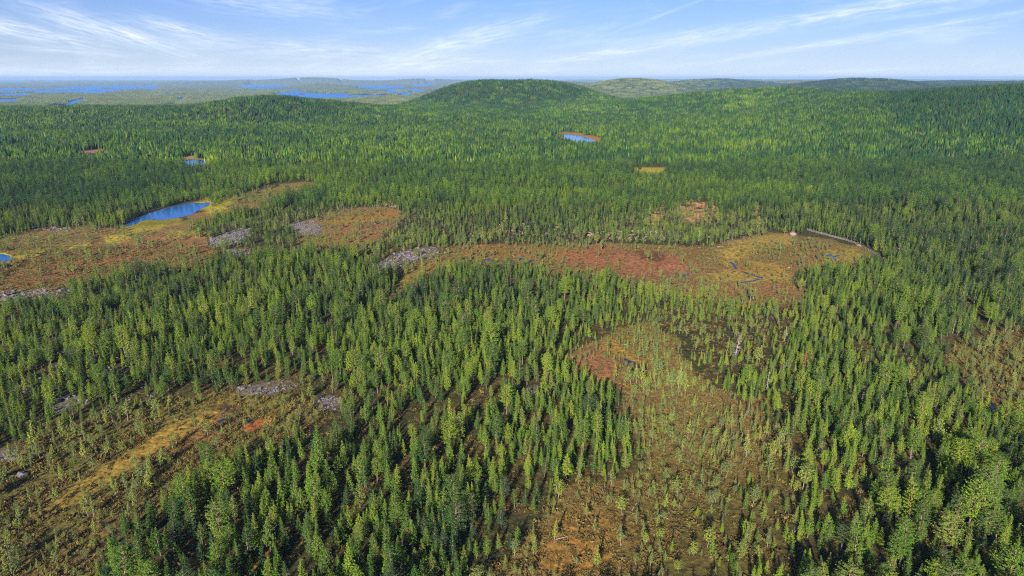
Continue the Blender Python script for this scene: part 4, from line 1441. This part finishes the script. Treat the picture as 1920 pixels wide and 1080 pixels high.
TUS = [tussock_mesh(701 + i) for i in range(4)]
p = np.concatenate([jgrid(90, 260, 1.15), jgrid(260, 480, 1.6)])
x, y = p[:, 0], p[:, 1]
z, u, v, b, t_, rk, sd = cover(x, y)
prob = 0.16 + 0.62 * sst(b, 0.1, 0.5) * (0.35 + 0.65 * sst(fbm(x / 5, y / 5, 401, 3), 0.36, 0.6))
prob *= (1 - 0.75 * look(bare, u, v)) * (look(water_m, u, v) < 0.02) * (1 - np.clip(rk, 0, 1))
bb = look(poly_mask([[(1040, 920), (1190, 930), (1195, 1110), (990, 1110)]], 14), u, v)
prob = np.maximum(prob, 0.8 * bb * (0.4 + 0.6 * sst(fbm(x / 4, y / 4, 402, 2), 0.35, 0.6)))
prob = np.maximum(prob, 0.5 * sst(t_, 0.2, 0.7) * sst(fbm(x / 4, y / 4, 403, 2), 0.35, 0.6))
kk = (rng.random(len(x)) < prob) & (np.abs(u - 960) < 1050) & (v < 1120)
m_ = kk.sum()
s = np.clip(rng.lognormal(0, 0.35, m_), 0.4, 2.4) * 1.05
stuff("heath_tussocks", "low brown and olive heath tussocks covering the bogs", TUS, np.stack([x, y, z], 1)[kk], euler_rows(m_, 0.1),
      np.stack([s, s, s * rng.uniform(.7, 1.3, m_)], 1), rng.integers(0, 4, m_))
print("tussocks", m_)

# ------------------------------------------------------------------ single trees that stand out
def at(uu, vv):
    hx, hy = hit(uu, vv)
    return hx, hy, float(ground(np.array([hx]), np.array([hy]))[0])


for (uu, vv, k, s, lb) in [
    (1835, 990, 6, 1.45, "giant pine with bright orange trunk, right one of the two giants"),
    (1812, 1000, 6, 1.32, "giant broad pine, left one of the two giants"),
    (600, 900, 4, 1.75, "towering tree-top at the left end of the central stand"),
    (1600, 1070, 7, 1.15, "ragged pine with a broken grey branchy top at the bottom edge"),
    (1685, 1062, 6, 1.10, "broad pine at the bottom edge right of the ragged one"),
    (842, 850, 6, 0.95, "rounded dome-shaped pine in the middle of the central stand"),
]:
    X, Y, Z = at(uu, vv)
    plant(FORMS[k], "pine_tree", (X, Y, Z - 0.1), rng.uniform(0, 6.28), (s, s, s), lb, "pine tree", None)
BIRCHES = [(235, 590, 1, 1.0), (262, 582, 0, 0.9), (300, 580, 0, 1.0), (330, 590, 1, 0.9), (222, 560, 0, 0.9), (246, 610, 1, 1.0), (275, 690, 0, 0.9),
           (405, 585, 0, 0.9), (1755, 830, 1, 1.2), (1310, 452, 0, 1.2), (140, 615, 1, 0.9), (520, 505, 0, 0.8)]
brel = relations(np.array([q[0] for q in BIRCHES], float), np.array([q[1] for q in BIRCHES], float), ["low birch" if q[2] else "leafy birch" for q in BIRCHES])
ZN = [", yellow-green left grove"] * 6 + ["on the slope by the pale left rocks", "right of the yellow-green grove", "in the dark right stand", "under the pink scree bank", "beside the rocky knoll",
                                          "near the far edge of the left forest"]
for i, (uu, vv, k, s) in enumerate(BIRCHES):
    X, Y, Z = at(uu, vv)
    plant(BIRCHF[k], "birch_tree", (X, Y, Z - 0.1), rng.uniform(0, 6.28), (s, s, s),
          "%s %s%s" % (BIRCHF[k].look, brel[i] if i < 6 else "", ZN[i]), "birch", "birches among the pines")
X, Y, Z = at(1508, 692)
plant(BROWNF, "dry_pine", (X, Y, Z - 0.1), 0.4, (1.0, 1.0, 1.0), "orange-brown dead pine among green pines right of the grey snag", "dead tree", None)


def snag(seed, h, dens_):
    """dead standing tree: bare trunk and crooked side branches, as two meshes"""
    rg = np.random.default_rng(seed)
    V, Fc = [], []
    zs = np.linspace(-0.5, h, 8)
    cx = cy_ = 0.0
    prev = None
    for i, z_ in enumerate(zs):
        rr = 0.24 * (1 - 0.9 * max(0, z_) / h) * h / 11
        a = np.arange(6) * 6.283 / 6
        b0 = len(V)
        V.extend(np.stack([cx + rr * np.cos(a), cy_ + rr * np.sin(a), np.full(6, z_)], 1))
        if prev is not None:
            Fc.extend([(prev + j, prev + (j + 1) % 6, b0 + (j + 1) % 6, b0 + j) for j in range(6)])
        prev = b0
        cx += rg.normal() * 0.04; cy_ += rg.normal() * 0.04
    tm = make_mesh("trunk", V, Fc, [M_DEAD])
    BV, BF = [], []
    for q in range(dens_):
        t = rg.uniform(0.22, 0.98)
        a = rg.uniform(0, 6.28)
        ln = h * 0.17 * (1 - 0.6 * t) * rg.uniform(0.6, 1.3)
        p0 = np.array([0, 0, h * t]); d = np.array([math.cos(a), math.sin(a), rg.uniform(-0.35, 0.3)])
        p1 = p0 + d * ln * 0.55; p2 = p1 + (d + np.array([0, 0, 0.35])) * ln * 0.5
        for (a1, a2, r1, r2) in ((p0, p1, 0.06, 0.045), (p1, p2, 0.045, 0.015), (p1, p1 + rg.normal(size=3) * ln * 0.25, 0.035, 0.01)):
            vv_, ff_ = tube(a1, a2, r1, r2, 3)
            o = len(BV); BV.extend(vv_); BF.extend([tuple(i + o for i in f) for f in ff_])
    return tm, make_mesh("branches", BV, BF, [M_DEAD])


SN = [snag(801, 12, 60), snag(802, 8, 24), snag(803, 7, 14)]
for (uu, vv, k, s, lb) in [
    (1377, 676, 0, 1.05, "tall grey dead tree with dense bare branches at the brown bog's far edge"),
    (1470, 640, 1, 0.9, "grey dead tree between green pines right of the tall grey snag"),
    (1546, 650, 2, 0.9, "thin leaning dead stem in the right stand beside the brown pine"),
    (1470, 700, 1, 0.8, "whitish dead tree at the front of the far stand below the brown pine"),
    (1438, 730, 1, 1.0, "bushy grey dead pine at the bog's right shore"),
    (1617, 755, 2, 1.0, "white bare dead trunk in the right stand above the dark gap"),
    (1890, 865, 1, 0.9, "grey dead tree at the right picture edge"),
    (1737, 985, 1, 0.9, "bluish dead tree in the shade beside the two giant pines"),
    (1684, 480, 1, 1.2, "pale dead tree on the right slope beyond the fence"),
    (1728, 475, 1, 1.1, "branching white dead tree on the right slope"),
    (1786, 625, 2, 1.1, "slim white dead stem left of the right bog"),
    (1314, 590, 1, 0.7, "purplish-grey dead bush-like tree near the red bog's front edge"),
    (1536, 715, 2, 0.9, "thin grey snag in the stand behind the bog's right shore"),
    (276, 690, 2, 0.7, "pale thin dead birch stem on the left slope"),
    (1385, 470, 2, 0.7, "whitish dry stem at the bog meadow's left edge"),
]:
    X, Y, Z = at(uu, vv)
    root = bpy.data.objects.new("dead_tree", None); COL.objects.link(root)
    root.location = (X, Y, Z - 0.1); root.scale = (s, s, s); root.rotation_euler = (rng.normal() * 0.04, rng.normal() * 0.05, rng.uniform(0, 6.28))
    tag(root, lb, "dead tree", "dead standing trees")
    mesh_obj("trunk", SN[k][0], root); mesh_obj("branches", SN[k][1], root)

# fallen logs on the bog
lv, lf = tube((0, 0, 0.12), (3.2, 0, 0.18), 0.11, 0.06, 6)
LOGM = make_mesh("fallen_log", lv, lf, [M_DEAD])
for i, (uu, vv, a, lb) in enumerate([
    (1185, 958, 1.0, "white fallen stem on the bog before the central stand"), (1128, 925, 1.2, "pale leaning log right of the stand's corner"),
    (1042, 1013, 0.2, "grey fallen log on the orange tussock bog"), (1153, 641, 1.1, "small grey log on the yellow sedge of the mid bog"),
    (1166, 648, 0.1, "flat pinkish log beside the mid bog's sedge tongue"), (1345, 463, -0.3, "white log at the red bog's far edge"),
    (1262, 462, 0.8, "whitish fallen trunk under the pink scree"), (412, 780, 1.4, "bare grey log on the lower-left bog"),
    (1232, 965, -0.9, "grey leaning log among olive bog pines"), (1490, 1000, 1.2, "pale log between dwarf pines before the dark stand")]):
    X, Y, Z = at(uu, vv)
    o = mesh_obj("fallen_log", LOGM)
    o.location = (X, Y, Z + 0.05); o.rotation_euler = (0, -0.12, a)
    s = rng.uniform(0.9, 1.5)
    o.scale = (s, s, s)
    tag(o, lb, "log", "fallen logs on the bogs")

# ------------------------------------------------------------------ reindeer fence on the bog's far side
path = [(1513, 432), (1530, 437), (1556, 444), (1584, 451), (1608, 459), (1626, 470), (1645, 480)]
pts = []
for (a, b) in path:
    X, Y, Z = at(a, b)
    pts.append(np.array([X, Y, Z]))
root = bpy.data.objects.new("fence", None); COL.objects.link(root)
root.location = pts[0]
tag(root, "long weathered grey board fence curving along the bog's upper right edge", "fence")
cum = np.concatenate([[0], np.cumsum([np.linalg.norm(pts[i + 1][:2] - pts[i][:2]) for i in range(len(pts) - 1)])])
PTS = np.array(pts)
npost = int(cum[-1] / 2.6)
pos = []
for i in range(npost + 1):
    d = cum[-1] * i / npost
    xx = np.interp(d, cum, PTS[:, 0]); yy = np.interp(d, cum, PTS[:, 1])
    zz = float(ground(np.array([xx]), np.array([yy]))[0])
    pos.append(np.array([xx, yy, zz]))
pv, pf = tube((0, 0, -0.4), (0, 0, 1.75), 0.10, 0.08, 6)
pv = np.concatenate([pv, [(0, 0, 1.8)]]); pf = pf + [(6 + (j + 1) % 6, 12, 6 + j) for j in range(6)]
POSTM = make_mesh("post", pv, pf, [M_WOOD])
bv = [(0, -0.02, -0.12), (1, -0.02, -0.12), (1, 0.02, -0.12), (0, 0.02, -0.12), (0, -0.02, 0.12), (1, -0.02, 0.12), (1, 0.02, 0.12), (0, 0.02, 0.12)]
bf = [(0, 3, 2, 1), (4, 5, 6, 7), (0, 1, 5, 4), (1, 2, 6, 5), (2, 3, 7, 6), (3, 0, 4, 7)]
BOARDM = make_mesh("board", bv, bf, [M_WOOD])
for i, q in enumerate(pos):
    o = mesh_obj("post", POSTM, root); o.location = q - pts[0]
    if i < len(pos) - 1:
        d = pos[i + 1] - q
        L_ = np.linalg.norm(d)
        for hgt in (0.45, 0.95, 1.45):
            o = mesh_obj("board", BOARDM, root)
            o.location = q - pts[0] + np.array([0, 0, hgt + rng.normal() * 0.02])
            o.rotation_euler = (0, -math.asin(d[2] / L_), math.atan2(d[1], d[0]))
            o.scale = (L_ * 0.995, 1, 1)

# ------------------------------------------------------------------ forest cabin, far away
X, Y, Z = at(710, 222)
root = bpy.data.objects.new("cabin", None); COL.objects.link(root)
root.location = (X, Y - 8, Z); root.rotation_euler = (0, 0, 0.2); root.scale = (1.5, 1.5, 1.5)
tag(root, "small cabin with a pale bluish roof in a gap of the far forest", "cabin")


def box(x0, x1, y0, y1, z0, z1):
    v = [(x0, y0, z0), (x1, y0, z0), (x1, y1, z0), (x0, y1, z0), (x0, y0, z1), (x1, y0, z1), (x1, y1, z1), (x0, y1, z1)]
    return v, [(0, 3, 2, 1), (4, 5, 6, 7), (0, 1, 5, 4), (1, 2, 6, 5), (2, 3, 7, 6), (3, 0, 4, 7)]


v, f = box(-4, 4, -3, 3, 0, 3)
v = v + [(-4, 0, 4.6), (4, 0, 4.6)]
f = f + [(4, 7, 8), (5, 9, 6)]
mesh_obj("wall", make_mesh("wall", v, f, [M_WALL]), root)
rv_ = [(-4.6, -3.7, 2.7), (4.6, -3.7, 2.7), (4.6, 0, 4.75), (-4.6, 0, 4.75), (-4.6, 3.7, 2.7), (4.6, 3.7, 2.7),
       (-4.6, -3.7, 2.85), (4.6, -3.7, 2.85), (4.6, 0, 4.95), (-4.6, 0, 4.95), (-4.6, 3.7, 2.85), (4.6, 3.7, 2.85)]
rf_ = [(0, 3, 2, 1), (3, 4, 5, 2), (6, 7, 8, 9), (9, 8, 11, 10), (0, 1, 7, 6), (4, 10, 11, 5), (0, 6, 9, 3), (3, 9, 10, 4), (1, 2, 8, 7), (2, 5, 11, 8)]
mesh_obj("roof", make_mesh("roof", rv_, rf_, [M_ROOF]), root)
v, f = box(1.5, 2.2, 0.5, 1.2, 3.5, 5.6)
mesh_obj("chimney", make_mesh("chimney", v, f, [M_ROCK]), root)
v, f = box(-0.5, 0.5, -3.06, -2.97, 0, 2.1)
mesh_obj("door", make_mesh("door", v, f, [M_WOOD]), root)
v, f = box(-0.5, 0.5, -3.05, -2.96, 1.1, 2.1)
WM = make_mesh("window", v, f, [M_GLASS])
for dx in (-2.3, 2.3):
    o = mesh_obj("window", WM, root); o.location = (dx, 0, 0)

# ------------------------------------------------------------------ air
hx0, hx1, hy0, hy1, hz0, hz1 = -75000, 75000, -400, 60000, -72, 215
v, f = box(hx0, hx1, hy0, hy1, hz0, hz1)
hm, t = mat("haze_air")
vol = t.n('ShaderNodeVolumePrincipled', {'Color': (0.42, 0.67, 1.0, 1), 'Density': 3.4e-5, 'Anisotropy': 0.0})
o_ = t.n('ShaderNodeOutputMaterial')
t.link(vol.outputs[0], o_.inputs['Volume'])
hzo = mesh_obj("haze", make_mesh("haze", v, f, [hm]))
tag(hzo, "thin bluish summer haze over the far hills and lake", kind='stuff')
print("trees", len(tx), "bog", len(bx), "rocks", len(rx), "terrain z max", GZ.max())
